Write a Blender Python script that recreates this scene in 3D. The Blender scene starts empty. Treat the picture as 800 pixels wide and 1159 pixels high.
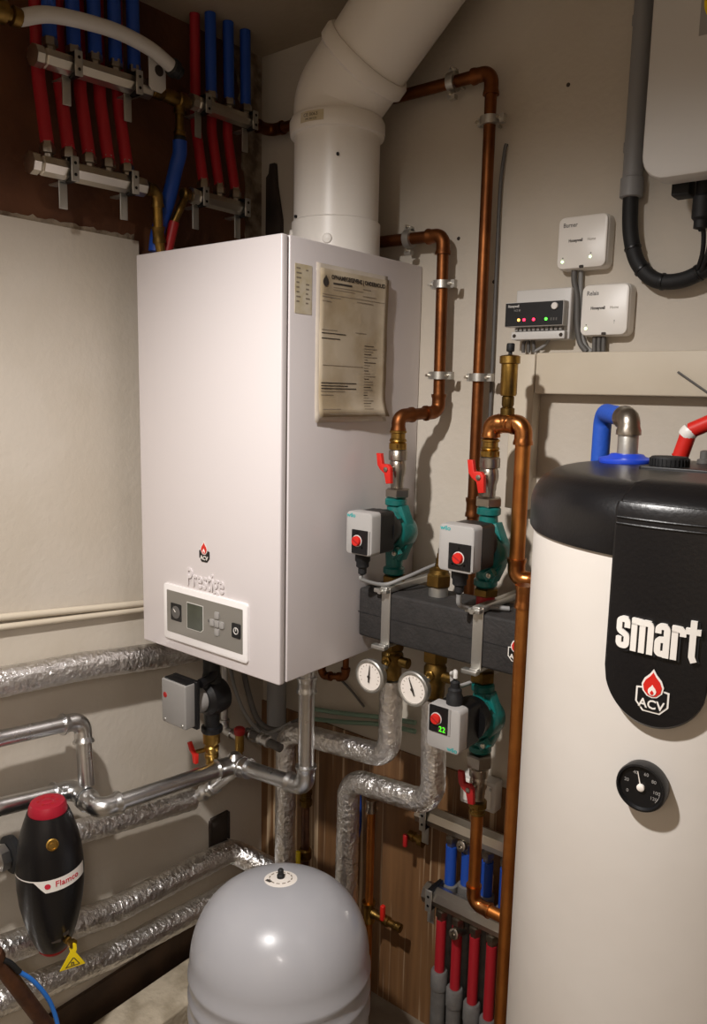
import bpy, bmesh, math, random
from mathutils import Vector, Matrix, noise
random.seed(7)
PI = math.pi
V = Vector
SC = bpy.context.scene
COL = SC.collection

# ------------------------------------------------------------------ camera
CAM = V((1.7008, -1.6773, 1.7428)); FPX = 890.0
cr = V((0.77702631, 0.62913034, 0.02061852)); cu = V((-0.1105359, 0.10412772, 0.98840236)); cf = V((-0.61968696, 0.77029373, -0.15045147))
cd = bpy.data.cameras.new('camera'); cam = bpy.data.objects.new('camera', cd); COL.objects.link(cam)
cd.sensor_fit = 'VERTICAL'; cd.sensor_height = 36; cd.sensor_width = 36 * 800 / 1159; cd.lens = 36 * FPX / 1159; cd.clip_start = 0.02
cam.matrix_world = Matrix(((cr.x, cu.x, -cf.x, CAM.x), (cr.y, cu.y, -cf.y, CAM.y), (cr.z, cu.z, -cf.z, CAM.z), (0, 0, 0, 1)))
SC.camera = cam

def at(u, v, ax, val):
    """point of the plane ax = val that the lens shows at (u, v); used to read measurements off the walls"""
    d = cf * FPX + cr * (u - 400) - cu * (v - 579.5)
    i = 'XYZ'.index(ax)
    return CAM + d * ((val - CAM[i]) / d[i])

# ------------------------------------------------------------------ materials
def hexc(h):
    h = h.lstrip('#'); out = []
    for i in (0, 2, 4):
        c = int(h[i:i + 2], 16) / 255
        out.append(c / 12.92 if c <= .04045 else ((c + .055) / 1.055) ** 2.4)
    return (*out, 1)

def mat(name, col, rough=.5, metal=0., col2=None, scale=8., bump=0., bscale=None, mixlo=.4, mixhi=.62, emit=0., spec=.5, coat=0., stretch=None, detail=4., rough2=None):
    m = bpy.data.materials.new(name); m.use_nodes = True
    nt = m.node_tree; b = nt.nodes['Principled BSDF']
    b.inputs['Base Color'].default_value = hexc(col); b.inputs['Roughness'].default_value = rough
    b.inputs['Metallic'].default_value = metal; b.inputs['Specular IOR Level'].default_value = spec
    b.inputs['Coat Weight'].default_value = coat; b.inputs['Coat Roughness'].default_value = .1
    if emit:
        b.inputs['Emission Color'].default_value = hexc(col); b.inputs['Emission Strength'].default_value = emit
    tc = nt.nodes.new('ShaderNodeNewGeometry')
    src = tc.outputs['Position']
    if stretch:
        mp = nt.nodes.new('ShaderNodeMapping'); mp.inputs['Scale'].default_value = stretch
        nt.links.new(src, mp.inputs['Vector']); src = mp.outputs['Vector']
    if col2:
        n = nt.nodes.new('ShaderNodeTexNoise'); n.inputs['Scale'].default_value = scale; n.inputs['Detail'].default_value = detail
        nt.links.new(src, n.inputs['Vector'])
        r = nt.nodes.new('ShaderNodeValToRGB'); r.color_ramp.elements[0].position = mixlo; r.color_ramp.elements[1].position = mixhi
        r.color_ramp.elements[0].color = hexc(col); r.color_ramp.elements[1].color = hexc(col2)
        nt.links.new(n.outputs['Fac'], r.inputs['Fac']); nt.links.new(r.outputs['Color'], b.inputs['Base Color'])
        if rough2 is not None:
            mr = nt.nodes.new('ShaderNodeMapRange'); mr.inputs['To Min'].default_value = rough; mr.inputs['To Max'].default_value = rough2
            nt.links.new(n.outputs['Fac'], mr.inputs['Value']); nt.links.new(mr.outputs['Result'], b.inputs['Roughness'])
    if bump:
        n2 = nt.nodes.new('ShaderNodeTexNoise'); n2.inputs['Scale'].default_value = bscale or scale; n2.inputs['Detail'].default_value = 5
        nt.links.new(src, n2.inputs['Vector'])
        bp = nt.nodes.new('ShaderNodeBump'); bp.inputs['Strength'].default_value = bump; bp.inputs['Distance'].default_value = .01
        nt.links.new(n2.outputs['Fac'], bp.inputs['Height']); nt.links.new(bp.outputs['Normal'], b.inputs['Normal'])
    return m

M = {}
M['wall'] = mat('wall_paint', '#cac1b4', .75, col2='#c3b9aa', scale=3, bump=.12, bscale=60)
M['ceiling'] = mat('ceiling_paint', '#b9aa94', .8, col2='#ae9e87', scale=4, bump=.15, bscale=50)
M['board'] = mat('brown_board', '#6a4229', .7, col2='#563420', scale=6, bump=.2, bscale=40)
M['plaster'] = mat('ragged_plaster', '#a39480', .9, col2='#6a5846', scale=22, bump=.5, bscale=50)
M['floor'] = mat('floor_screed', '#8f8270', .8, col2='#75695a', scale=6, bump=.2, bscale=40)
M['concrete'] = mat('concrete', '#c9bca6', .85, col2='#aa9d87', scale=14, bump=.4, bscale=50)
M['baseb'] = mat('dark_skirting', '#4d3a2b', .7, col2='#3c2c20', scale=10, bump=.2, bscale=40)
M['trimw'] = mat('cream_trim_paint', '#d2c7b4', .5, col2='#cbbfab', scale=4, bump=.04, bscale=40)
M['white'] = mat('white_enamel', '#dad3d3', .28, spec=.5, bump=.02, bscale=150)
M['whitep'] = mat('white_plastic', '#ece7e0', .35)
M['bezel'] = mat('bezel_plastic', '#f0eceb', .25)
M['silver'] = mat('silver_panel', '#8f8b84', .4, metal=.35)
M['lcd'] = mat('display_glass', '#3c3f34', .3, col2='#474b3f', scale=20)
M['black'] = mat('black_plastic', '#0e0e10', .42, bump=.03, bscale=200)
M['cap'] = mat('black_moulded_plastic', '#0f0e10', .33, bump=.05, bscale=180)
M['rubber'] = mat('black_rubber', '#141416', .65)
M['dgrey'] = mat('dark_grey_foam', '#2f2c2b', .75, col2='#282625', scale=30, bump=.25, bscale=120)
M['grey'] = mat('grey_plastic', '#9a9794', .45)
M['pumpgrey'] = mat('pump_head_grey', '#a9a6a3', .42, bump=.03, bscale=200)
M['lgrey'] = mat('light_grey_plastic', '#cfccc8', .4)
M['mgrey'] = mat('pump_box_grey', '#93908d', .5, bump=.06, bscale=180)
M['pvc'] = mat('grey_conduit', '#8d8d8e', .5)
M['sleeve'] = mat('grey_sleeve', '#6e6c6a', .6, col2='#625f5c', scale=30, bump=.1, bscale=80)
M['tank'] = mat('tank_jacket', '#dcd6cf', .45, col2='#d7d0c8', scale=3, bump=.04, bscale=30)
M['vessel'] = mat('grey_lacquer', '#adadb2', .3, coat=.25, bump=.015, bscale=60)
M['teal'] = mat('green_cast_iron', '#0b6c66', .38, col2='#095f5a', scale=30, bump=.15, bscale=120, coat=.2)
M['red'] = mat('red_plastic', '#d2261c', .38)
M['capred'] = mat('cap_red', '#a0142a', .4)
M['dred'] = mat('dark_red_plastic', '#a81c1e', .45)
M['redhose'] = mat('red_hose', '#a81c28', .5)
M['bluehose'] = mat('blue_hose', '#1a49a8', .5)
M['blue'] = mat('blue_foam', '#1f55c0', .6, bump=.1, bscale=120)
M['bluec'] = mat('blue_cable', '#2a78d8', .4)
M['bluering'] = mat('blue_gasket', '#2347c8', .35)
M['yellow'] = mat('yellow_plastic', '#f0d314', .4)
M['copper'] = mat('copper', '#b8733b', .36, metal=1., col2='#c58142', scale=18, bump=.03, bscale=80, rough2=.5)
M['copperd'] = mat('aged_copper', '#85522f', .38, metal=1., col2='#6f4328', scale=14, bump=.05, bscale=80, rough2=.55)
M['copperf'] = mat('copper_fitting', '#c4854f', .28, metal=1., col2='#ad6d3c', scale=25, bump=.04, bscale=90)
M['brass'] = mat('brass', '#b08d4a', .33, metal=1., col2='#9a7a3e', scale=30, bump=.06, bscale=120)
M['brassd'] = mat('dull_brass', '#8a6d3a', .42, metal=1., col2='#6d562d', scale=30, bump=.08, bscale=120)
M['chrome'] = mat('galvanised_steel', '#d6d6d6', .25, metal=1., col2='#c6c6c6', scale=14, bump=.02, bscale=40, rough2=.32)
M['steel'] = mat('polished_steel', '#d6d0c5', .3, metal=1., bump=.02, bscale=40)
M['zinc'] = mat('zinc_plate', '#c2c0ba', .38, metal=.85, bump=.04, bscale=120)
M['nickel'] = mat('nickel', '#a9a196', .33, metal=1., bump=.06, bscale=120)
M['foil'] = mat('aluminium_foil', '#f6f5f4', .30, metal=1., col2='#e4e2e0', scale=40, bump=.7, bscale=70)
M['paper'] = mat('paper', '#bfb19b', .8, col2='#a8967a', scale=9)
M['sleevep'] = mat('clear_sleeve', '#c9bdae', .25, col2='#d3c8ba', scale=12)
M['ink'] = mat('ink', '#3a332d', .8)
M['inkl'] = mat('faded_ink', '#8a7e6e', .8)
M['stick'] = mat('yellowed_sticker', '#c6b897', .5, col2='#d2c8b4', scale=30)
M['dialw'] = mat('dial_face', '#f3ebe3', .5)
M['cable'] = mat('grey_cable', '#8b8a88', .55)
M['cabled'] = mat('dark_grey_cable', '#5d5a57', .55)
M['cablegr'] = mat('green_cable', '#7f9a86', .5)
M['voidm'] = mat('dark_void', '#3c332b', .9)
M['slate'] = mat('dark_offcut', '#3a302a', .7, col2='#2e2621', scale=12)
M['ledr'] = mat('led_red', '#ff2040', .4, emit=6)
M['leda'] = mat('led_amber', '#ffb050', .4, emit=4)
M['ledg'] = mat('led_green', '#50ff40', .4, emit=3)
M['ledw'] = mat('led_lime', '#c8ffb0', .4, emit=4)
M['digit'] = mat('digit_green', '#4cf020', .4, emit=1.3)
M['tealtxt'] = mat('teal_print', '#2f9f9f', .5)
M['redtxt'] = mat('red_print', '#c8283c', .5)
M['rust'] = mat('brown_pipe', '#6a4630', .5, metal=.6, col2='#54382a', scale=20, bump=.2, bscale=60)

def veneer():
    m = mat('brown_veneer', '#87623f', .5, col2='#694a30', scale=5, stretch=(9, 9, .5), bump=.06, bscale=14, mixlo=.3, mixhi=.7)
    nt = m.node_tree; b = nt.nodes['Principled BSDF']
    base = b.inputs['Base Color'].links[0].from_socket
    g = nt.nodes.new('ShaderNodeNewGeometry'); mp = nt.nodes.new('ShaderNodeMapping'); mp.inputs['Scale'].default_value = (55, 1, 1.1)
    n = nt.nodes.new('ShaderNodeTexNoise'); n.inputs['Scale'].default_value = 1.; n.inputs['Detail'].default_value = 3
    nt.links.new(g.outputs['Position'], mp.inputs['Vector']); nt.links.new(mp.outputs['Vector'], n.inputs['Vector'])
    r = nt.nodes.new('ShaderNodeValToRGB'); r.color_ramp.elements[0].position = .57; r.color_ramp.elements[1].position = .67
    nt.links.new(n.outputs['Fac'], r.inputs['Fac'])
    mx = nt.nodes.new('ShaderNodeMix'); mx.data_type = 'RGBA'
    nt.links.new(r.outputs['Color'], mx.inputs[0]); nt.links.new(base, mx.inputs[6]); mx.inputs[7].default_value = hexc('#c9b090')
    nt.links.new(mx.outputs[2], b.inputs['Base Color'])
    return m
M['veneer'] = veneer()

# ------------------------------------------------------------------ mesh building
def fillet(pts, rad, n=8):
    pts = [V(p) for p in pts]; out = [pts[0]]
    for i in range(1, len(pts) - 1):
        a, b, c = pts[i - 1], pts[i], pts[i + 1]
        u = (a - b); w = (c - b); lu, lw = u.length, w.length; u.normalize(); w.normalize()
        r = rad[i - 1] if isinstance(rad, (list, tuple)) else rad
        ang = u.angle(w)
        if ang > PI - .02: out.append(b); continue
        t = min(r / math.tan(ang / 2), lu * .49, lw * .49); r2 = t * math.tan(ang / 2)
        cen = b + (u + w).normalized() * (r2 / math.sin(ang / 2))
        p0 = b + u * t; p1 = b + w * t; s = p0 - cen; e = p1 - cen
        om = s.angle(e)
        for k in range(n + 1):
            f = k / n
            out.append(cen + (s * math.sin((1 - f) * om) + e * math.sin(f * om)) / math.sin(om))
    out.append(pts[-1]); return out

def spline(pts, n=10):
    P = [V(p) for p in pts]; out = []
    for i in range(len(P) - 1):
        p0 = P[i - 1] if i else P[i] * 2 - P[i + 1]; p1, p2 = P[i], P[i + 1]
        p3 = P[i + 2] if i + 2 < len(P) else P[i + 1] * 2 - P[i]
        for k in range(n):
            t = k / n
            out.append(.5 * ((2 * p1) + (p2 - p0) * t + (2 * p0 - 5 * p1 + 4 * p2 - p3) * t * t + (3 * p1 - p0 - 3 * p2 + p3) * t ** 3))
    out.append(P[-1]); return out

def resample(pts, step):
    out = [pts[0]]
    for a, b in zip(pts, pts[1:]):
        L = (b - a).length; k = max(1, round(L / step))
        for i in range(1, k + 1): out.append(a.lerp(b, i / k))
    return out

def basis(d):
    d = V(d).normalized(); a = V((0, 0, 1)) if abs(d.z) < .9 else V((0, 1, 0))
    x = a.cross(d).normalized(); return x, d.cross(x)

def origin_of(o):
    p = V((0, 0, 0))
    while o is not None: p += o.location; o = o.parent
    return p

class MB:
    def __init__(s): s.bm = bmesh.new()
    def grid(s, rings, closed=True, cap=True):
        bm = s.bm; vs = [[bm.verts.new(p) for p in r] for r in rings]
        n = len(rings[0])
        for a, b in zip(vs, vs[1:]):
            for i in range(n if closed else n - 1):
                j = (i + 1) % n
                bm.faces.new((a[i], a[j], b[j], b[i]))
        if cap and closed:
            bm.faces.new(list(reversed(vs[0]))); bm.faces.new(vs[-1])
        return s
    def tube(s, pts, r, seg=16, jit=0., jf=20., cap=True):
        pts = [V(p) for p in pts]; n = len(pts); rings = []
        x = None
        for i in range(n):
            d = (pts[min(i + 1, n - 1)] - pts[max(i - 1, 0)]).normalized()
            if x is None: x = basis(d)[0]
            x = (x - d * x.dot(d)).normalized(); y = d.cross(x)
            rr = r[i] if isinstance(r, (list, tuple)) else r
            ring = []
            for k in range(seg):
                a = 2 * PI * k / seg; o = x * math.cos(a) + y * math.sin(a)
                q = rr
                if jit:
                    p = pts[i] + o * rr
                    q += jit * (noise.noise(p * jf) + .7 * noise.noise(p * jf * 2.3 + V((3, 1, 7))) + random.uniform(-.35, .35))
                ring.append(pts[i] + o * q)
            rings.append(ring)
        return s.grid(rings, cap=cap)
    def cyl(s, p0, p1, r0, r1=None, seg=24):
        p0, p1 = V(p0), V(p1); x, y = basis(p1 - p0); r1 = r0 if r1 is None else r1
        f = lambda p, r: [p + (x * math.cos(2 * PI * k / seg) + y * math.sin(2 * PI * k / seg)) * r for k in range(seg)]
        return s.grid([f(p0, r0), f(p1, r1)])
    def lathe(s, o, d, prof, seg=32):
        o = V(o); d = V(d).normalized(); x, y = basis(d); rings = []
        for r, h in prof:
            r = max(r, .0002)
            rings.append([o + d * h + (x * math.cos(2 * PI * k / seg) + y * math.sin(2 * PI * k / seg)) * r for k in range(seg)])
        return s.grid(rings)
    def box(s, x0, x1, y0, y1, z0, z1, bev=0, bseg=3):
        t = bmesh.new(); bmesh.ops.create_cube(t, size=1)
        for v in t.verts: v.co = V(((x0 + x1) / 2 + v.co.x * (x1 - x0), (y0 + y1) / 2 + v.co.y * (y1 - y0), (z0 + z1) / 2 + v.co.z * (z1 - z0)))
        if bev: bmesh.ops.bevel(t, geom=list(t.edges), offset=bev, segments=bseg, profile=.5, affect='EDGES')
        return s.add(t)
    def prism(s, poly, o, ex, ey, depth, bev=0):
        """outline poly in the frame (o, ex, ey), pushed back by depth along -ex x ey"""
        o, ex, ey = V(o), V(ex), V(ey); n = ex.cross(ey).normalized()
        t = bmesh.new()
        f = t.faces.new([t.verts.new(o + ex * a + ey * b) for a, b in poly])
        r = bmesh.ops.extrude_face_region(t, geom=[f])
        for g in r['geom']:
            if isinstance(g, bmesh.types.BMVert): g.co -= n * depth
        bmesh.ops.recalc_face_normals(t, faces=t.faces)
        if bev:
            es = [e for e in t.edges if all(abs((v.co - o).dot(n)) < 1e-5 for v in e.verts)]
            bmesh.ops.bevel(t, geom=es, offset=bev, segments=2, profile=.5, affect='EDGES')
        return s.add(t)
    def add(s, t):
        me = bpy.data.meshes.new('t'); t.to_mesh(me); t.free(); s.bm.from_mesh(me); bpy.data.meshes.remove(me); return s
    def xf(s, fn):
        for v in s.bm.verts: v.co = fn(v.co)
        return s
    def build(s, name, m, parent=None, sharp=38, flat=False):
        bmesh.ops.recalc_face_normals(s.bm, faces=s.bm.faces)
        if parent is None:
            vs = [v.co for v in s.bm.verts]
            o0 = V((sum(c.x for c in vs) / len(vs), sum(c.y for c in vs) / len(vs), min(c.z for c in vs)))
        else: o0 = origin_of(parent)
        for v in s.bm.verts: v.co -= o0
        me = bpy.data.meshes.new(name); s.bm.to_mesh(me); s.bm.free()
        if not flat:
            me.polygons.foreach_set('use_smooth', [True] * len(me.polygons)); me.set_sharp_from_angle(angle=math.radians(sharp))
        me.materials.append(M[m] if isinstance(m, str) else m)
        ob = bpy.data.objects.new(name, me); COL.objects.link(ob)
        if parent is None: ob.location = o0
        else: ob.parent = parent
        return ob

def tag(o, label, cat, group=None):
    o['label'] = label; o['category'] = cat
    if group: o['group'] = group
    return o
def thing(name, label, cat, loc, group=None):
    o = bpy.data.objects.new(name, None); o.empty_display_size = .05; COL.objects.link(o); o.location = V(loc)
    return tag(o, label, cat, group)
def struct(o): o['kind'] = 'structure'; return o

def text(s, size, name, m, parent, fn, depth=.001, sx=1., off=0., res=3, align='CENTER', shear=0., spacing=1.):
    """lettering as a mesh; fn maps (x right, y up, z out of the surface) to the place"""
    c = bpy.data.curves.new('t', 'FONT'); c.body = s; c.size = size; c.extrude = depth / 2; c.offset = off
    c.align_x = align; c.align_y = 'CENTER'; c.resolution_u = res; c.shear = shear; c.space_character = spacing
    o = bpy.data.objects.new('t', c); COL.objects.link(o)
    dg = bpy.context.evaluated_depsgraph_get()
    me = bpy.data.meshes.new_from_object(o.evaluated_get(dg))
    bpy.data.objects.remove(o); bpy.data.curves.remove(c)
    b = MB(); b.bm.from_mesh(me); bpy.data.meshes.remove(me)
    b.xf(lambda p: fn(p.x * sx, p.y, p.z + depth / 2))
    return b.build(name, m, parent, flat=True)

def frame_fn(o, ex, ey):
    o, ex, ey = V(o), V(ex).normalized(), V(ey).normalized(); n = ex.cross(ey)
    return lambda x, y, z: o + ex * x + ey * y + n * z
FRONT = ((1, 0, 0), (0, 0, 1))      # faces -Y
SIDE = ((0, 1, 0), (0, 0, 1))       # faces +X

def rrect(w, h, r, n=5):
    out = []
    for cx, cy, a0 in ((w / 2 - r, h / 2 - r, 0), (-w / 2 + r, h / 2 - r, PI / 2), (-w / 2 + r, -h / 2 + r, PI), (w / 2 - r, -h / 2 + r, 1.5 * PI)):
        for k in range(n + 1):
            a = a0 + PI / 2 * k / n; out.append((cx + r * math.cos(a), cy + r * math.sin(a)))
    return out
def shape(poly, s=1., dx=0, dy=0): return [(x * s + dx, y * s + dy) for x, y in poly]
FLAME = [(0, 1), (.16, .74), (.40, .48), (.52, .18), (.46, -.14), (.24, -.38), (0, -.44), (-.24, -.38), (-.46, -.14), (-.52, .18), (-.40, .48), (-.16, .74)]
SHIELD = [(-.95, .55), (-.55, .62), (.55, .62), (.95, .55), (.95, -.35), (.5, -.85), (-.5, -.85), (-.95, -.35)]

def emblem(name, parent, fn, s, outlined=True):
    """flame above a dark shield with three white letters"""
    def pr(poly, z, t): 
        b = MB(); b.prism(poly, (0, 0, z), (1, 0, 0), (0, 1, 0), t); b.xf(lambda p: fn(p.x, p.y, p.z)); return b
    back = pr(shape(SHIELD, s * 1.0), .0012, .0012).build(name, 'whitep' if outlined else 'black', parent, flat=True)
    pr(shape(SHIELD, s * (.88 if outlined else .98)), .0018, .0006).build('shield', 'black', back, flat=True)
    pr(shape(FLAME, s * 1.22, 0, s * .60), .0022, .0006).build('flame_border', 'whitep', back, flat=True)
    pr(shape(FLAME, s * 1.02, 0, s * .60), .0028, .0006).build('flame', 'red', back, flat=True)
    pr(shape(FLAME, s * .46, 0, s * .42), .0033, .0006).build('flame_core', 'dialw', back, flat=True)
    pr(shape(FLAME, s * .20, 0, s * .36), .0037, .0006).build('flame_core', 'red', back, flat=True)
    text('ACV', s * .74, 'lettering', 'whitep', back, lambda x, y, z: fn(x, y - s * .36, z + .0019), .0006, 1.0, s * .012)
    return back

# ------------------------------------------------------------------ pipes
def rimmed(path, r, rim, mat_, name, parent, seg=18):
    """a fitting: sleeve along path with a raised bead at both ends"""
    b = MB(); P = resample([V(p) for p in path], .006)
    L = [0]
    for a, c in zip(P, P[1:]): L.append(L[-1] + (c - a).length)
    tot = L[-1]; rr = []
    for l in L:
        e = min(l, tot - l)
        rr.append(r + (rim if e < .010 else 0))
    b.tube(P, rr, seg); return b.build(name, mat_, parent)

def run(name, label, cat, pts, r, m, fit, rad=None, fr=.0025, rim=.002, ext=.018, skip=(), group=None):
    pts = [V(p) for p in pts]; rad = rad or r * 1.9
    t = thing(name, label, cat, pts[0], group)
    path = fillet(pts, rad, 8)
    MB().tube(path, r, 20).build('tube', m, t)
    for i in range(1, len(pts) - 1):
        if i in skip: continue
        a = (pts[i - 1] - pts[i]).normalized(); c = (pts[i + 1] - pts[i]).normalized()
        ang = a.angle(c)
        tl = rad / math.tan(ang / 2) + ext
        tl1 = min(tl, (pts[i - 1] - pts[i]).length * .95); tl2 = min(tl, (pts[i + 1] - pts[i]).length * .95)
        rimmed(fillet([pts[i] + a * tl1, pts[i], pts[i] + c * tl2], rad, 8), r + fr, rim, fit, 'elbow', t)
    return t

def foil(name, label, pts, r, rad=.05, group=None, jit=.0011, rr=None):
    pts = [V(p) for p in pts]
    P = resample(fillet(pts, rad, 8), .008)
    R = r
    if rr:
        n = len(P); R = [rr[0] + (rr[1] - rr[0]) * i / (n - 1) for i in range(n)]
    o = MB().tube(P, R, 28, jit, 45).build(name, 'foil', None, sharp=12)
    return tag(o, label, 'pipe', group)

def clamp(p, d, wall_dir, label, r=.0155, m='zinc'):
    """two-part pipe clamp round a pipe at p (direction d), fixed to the wall behind"""
    p = V(p); d = V(d).normalized(); w = V(wall_dir).normalized(); sdir = d.cross(w)
    t = thing('pipe_clamp', label, 'clamp', p, 'pipe clamps on the copper pipes')
    MB().lathe(p, d, [(r, -.006), (r + .004, -.006), (r + .004, .006), (r, .006)], 24).build('rubber_lining', 'rubber', t)
    MB().lathe(p, d, [(r + .0035, -.009), (r + .0065, -.009), (r + .0065, .009), (r + .0035, .009)], 24).build('band', m, t)
    for s in (-1, 1):
        c = p + sdir * s * (r + .012)
        b = MB(); ex, ey = d * 1, w
        b.prism([(-.009, -.007), (.009, -.007), (.009, .007), (-.009, .007)], c, d, w, .010).build('ear', m, t)
        MB().cyl(c - w * .016, c + w * .012, .0035, seg=10).build('screw', 'steel', t)
    MB().cyl(p + w * (r + .006), p + w * .049, .004, seg=10).build('threaded_rod', m, t)
    return t

def nut(p0, p1, r, name, m, parent, seg=6):
    p0, p1 = V(p0), V(p1); d = p1 - p0
    L = d.length
    return MB().lathe(p0, d, [(r * .86, 0), (r, L * .12), (r, L * .88), (r * .86, L)], seg).build(name, m, parent, sharp=20)

def ball_valve(x, y, z0, z1, label, m='nickel', handle='red', r=.019, flip=1, hx=-.02):
    """vertical ball valve between z0 and z1 with a short wing handle on its -Y side"""
    t = thing('ball_valve', label, 'valve', (x, y, z0))
    h = z1 - z0
    MB().lathe((x, y, z0), (0, 0, 1), [(r * .80, 0), (r * .80, h * .16), (r * .86, h * .18), (r * .86, h * .30), (r * 1.0, h * .38), (r * 1.08, h * .52), (r * 1.0, h * .66), (r * .9, h * .72), (r * 1.16, h * .74), (r * 1.16, h * .97), (r * 1.05, h)], 20).build('body', m, t)
    zc = z0 + h * .52
    MB().cyl((x, y - r * .9, zc), (x, y - r * 1.9, zc), .0065, seg=14).build('stem', m, t)
    yy = y - r * 2.0
    hb = MB()
    prof = [(-.030, .036), (-.016, .036), (-.012, .012), (.004, .012), (.012, .004), (.014, -.032), (.000, -.034), (-.006, -.010), (-.018, -.002), (-.026, .008)]
    hb.prism([(a * flip, b) for a, b in prof], (x, yy - .008, zc), *FRONT, .010, bev=.002)
    hd = hb.build('handle', handle, t)
    MB().lathe((x, yy - .008, zc), (0, -1, 0), [(.006, 0), (.006, .003), (.003, .004)], 6).build('nut', m, hd)
    return t

# ================================================================== SETTING
W, D, H = 2.9, -3.4, 2.67
def plane_box(name, x0, x1, y0, y1, z0, z1, m): return struct(MB().box(x0, x1, y0, y1, z0, z1).build(name, m))
plane_box('floor', -.12, W + .1, D - .1, .1, -.1, 0, 'floor')
plane_box('ceiling', -.12, W + .1, D - .1, .1, H, H + .1, 'ceiling')
plane_box('wall_back', -.12, W + .1, 0, .1, 0, H, 'wall')
plane_box('wall_right', W, W + .1, D, 0, 0, H, 'wall')
plane_box('wall_front', -.12, W, D - .1, D, 0, H, 'wall')
# left wall: lining up to 2.10 m with a notch for pipes, brown board behind it above
b = MB()
b.prism([(D, 0), (0, 0), (0, 2.103), (-.372, 2.103), (-.372, 2.02), (-.437, 2.02), (-.437, 2.103), (D, 2.103)], (0, 0, 0), *SIDE, .02)
wl = struct(b.build('wall_left', 'wall'))
struct(MB().box(-.12, -.02, D, 0, 0, H).build('wall_left_upper', 'board'))
# ragged plaster strip by the corner and along the lip of the lining
def ragged(pts_fn, n, name, label=None):
    b = MB(); top = []; bot = []
    for i in range(n + 1):
        p, q = pts_fn(i / n); top.append(p); bot.append(q)
    b.grid([top, [V((p.x + .006, p.y, p.z)) for p in top], [V((p.x + .006, p.y, p.z)) for p in bot], bot], closed=False)
    return struct(b.build(name, 'plaster'))
def strip(f):
    z = 2.103 + f * (H - 2.103)
    w = .062 + .02 * noise.noise(V((z * 9, 0, 0))) + .01 * noise.noise(V((z * 40, 2, 0))) + (.07 * max(0, (z - 2.50) / .17))
    return V((-.02, 0, z)), V((-.02, -w, z))
ragged(strip, 60, 'trim_1')
def lip(f):
    y = -1.3 + f * .86
    h = .012 + .014 * max(0, noise.noise(V((y * 22, 3, 0)))) + .008 * noise.noise(V((y * 60, 0, 1)))
    if y < -.80: h += .05 * max(0, noise.noise(V((y * 9, 8, 0))) + .5)
    return V((-.02, y, 2.1035)), V((-.02, y, 2.1035 + max(.004, h)))
ragged(lip, 90, 'trim_2')
struct(MB().box(0, .012, D, -.0, 0, .165).build('baseboard_left', 'baseb'))
struct(MB().box(.0, 1.9, -.006, 0, 0, .775).build('trim_3', 'veneer'))
# concrete footing along the left wall
b = MB(); b.box(.045, .185, -1.5, -.14, 0, .10, .006)
b.xf(lambda p: p + V((.004 * noise.noise(p * 20), .006 * noise.noise(p * 15), .003 * noise.noise(p * 25))))
struct(b.build('trim_4', 'concrete'))
# cream frame of boards round a shallow recess behind the tank
struct(MB().box(.835, .893, -.04, 0, 1.484, 1.835, .003).build('trim_5', 'trimw'))
struct(MB().box(.895, 2.3, -.04, 0, 1.748, 1.838, .003).build('trim_6', 'trimw'))

# ================================================================== BOILER
X0, X1, YF, Z0, Z1 = .074, .557, -.50, 1.107, 2.055
bo = thing('boiler', 'large white wall-hung boiler with grey control panel on its front', 'boiler', (.315, -.25, Z0))
b = MB(); b.box(X0 + .004, X1, -.478, -.002, Z0 + .002, Z1, .003)
b.build('casing', 'white', bo)
fc = MB().box(X0, X1 - .001, YF, -.4815, Z0, Z1, .004).build('front_cover', 'white', bo)
MB().box(X0 + .006, X1 - .006, -.4815, -.478, Z0 + .006, Z1 - .006).build('seam_gasket', 'black', bo)
# control panel
cp = MB(); cx, cz = .314, 1.2045
cp.prism(rrect(.296, .138, .008), (cx, YF - .006, cz), *FRONT, .008, bev=.002)
cp = cp.build('control_panel', 'bezel', bo)
MB().prism(rrect(.268, .104, .002), (cx, YF - .0068, cz + .0025), *FRONT, .002).build('faceplate', 'silver', cp)
yp = YF - .0075
MB().prism(rrect(.040, .043, .003), (.2155, yp, 1.208), *FRONT, .001).build('gauge_surround', 'black', cp)
MB().lathe((.2155, yp, 1.208), (0, -1, 0), [(.0155, -.001), (.0155, .0012), (.0135, .0016), (.0001, .0012)], 28).build('pressure_gauge', 'cabled', cp)
MB().prism([(-.0012, .001), (.0012, .001), (.0006, .011), (-.0006, .011)], (.2155, yp - .002, 1.208), (.7, 0, .7), (-.7, 0, .7), .0006).build('gauge_needle', 'whitep', cp)
MB().prism([(-.0295, .0325), (.0295, .0325), (.0295, -.026), (.021, -.0325), (-.0295, -.0325)], (.286, yp - .0006, 1.2095), *FRONT, .0016).build('display_surround', 'lgrey', cp)
MB().prism([(-.028, .031), (.028, .031), (.028, -.025), (.020, -.031), (-.028, -.031)], (.286, yp - .0008, 1.2095), *FRONT, .0012).build('display', 'lcd', cp)
for dx, dz in ((0, .020), (0, -.020), (-.0165, 0), (.0165, 0), (0, 0)):
    MB().prism(rrect(.0145, .0165, .003), (.364 + dx, yp - .003, 1.2095 + dz), *FRONT, .004, bev=.001).build('button', 'grey', cp)
MB().prism(rrect(.006, .006, .002), (.336, yp - .001, 1.211), *FRONT, .001).build('indicator', 'cabled', cp)
sw = MB().prism(rrect(.028, .034, .003), (.4285, yp - .0015, 1.2065), *FRONT, .0025).build('power_switch', 'black', cp)
MB().tube([(.4285 + .0072 * math.cos(k * PI / 12), yp - .0017, 1.2065 + .0072 * math.sin(k * PI / 12)) for k in range(25)], .0011, 8).build('power_symbol', 'lgrey', cp)
MB().box(.4276, .4294, yp - .003, yp - .0015, 1.206, 1.214).build('power_symbol', 'lgrey', cp)
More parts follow.
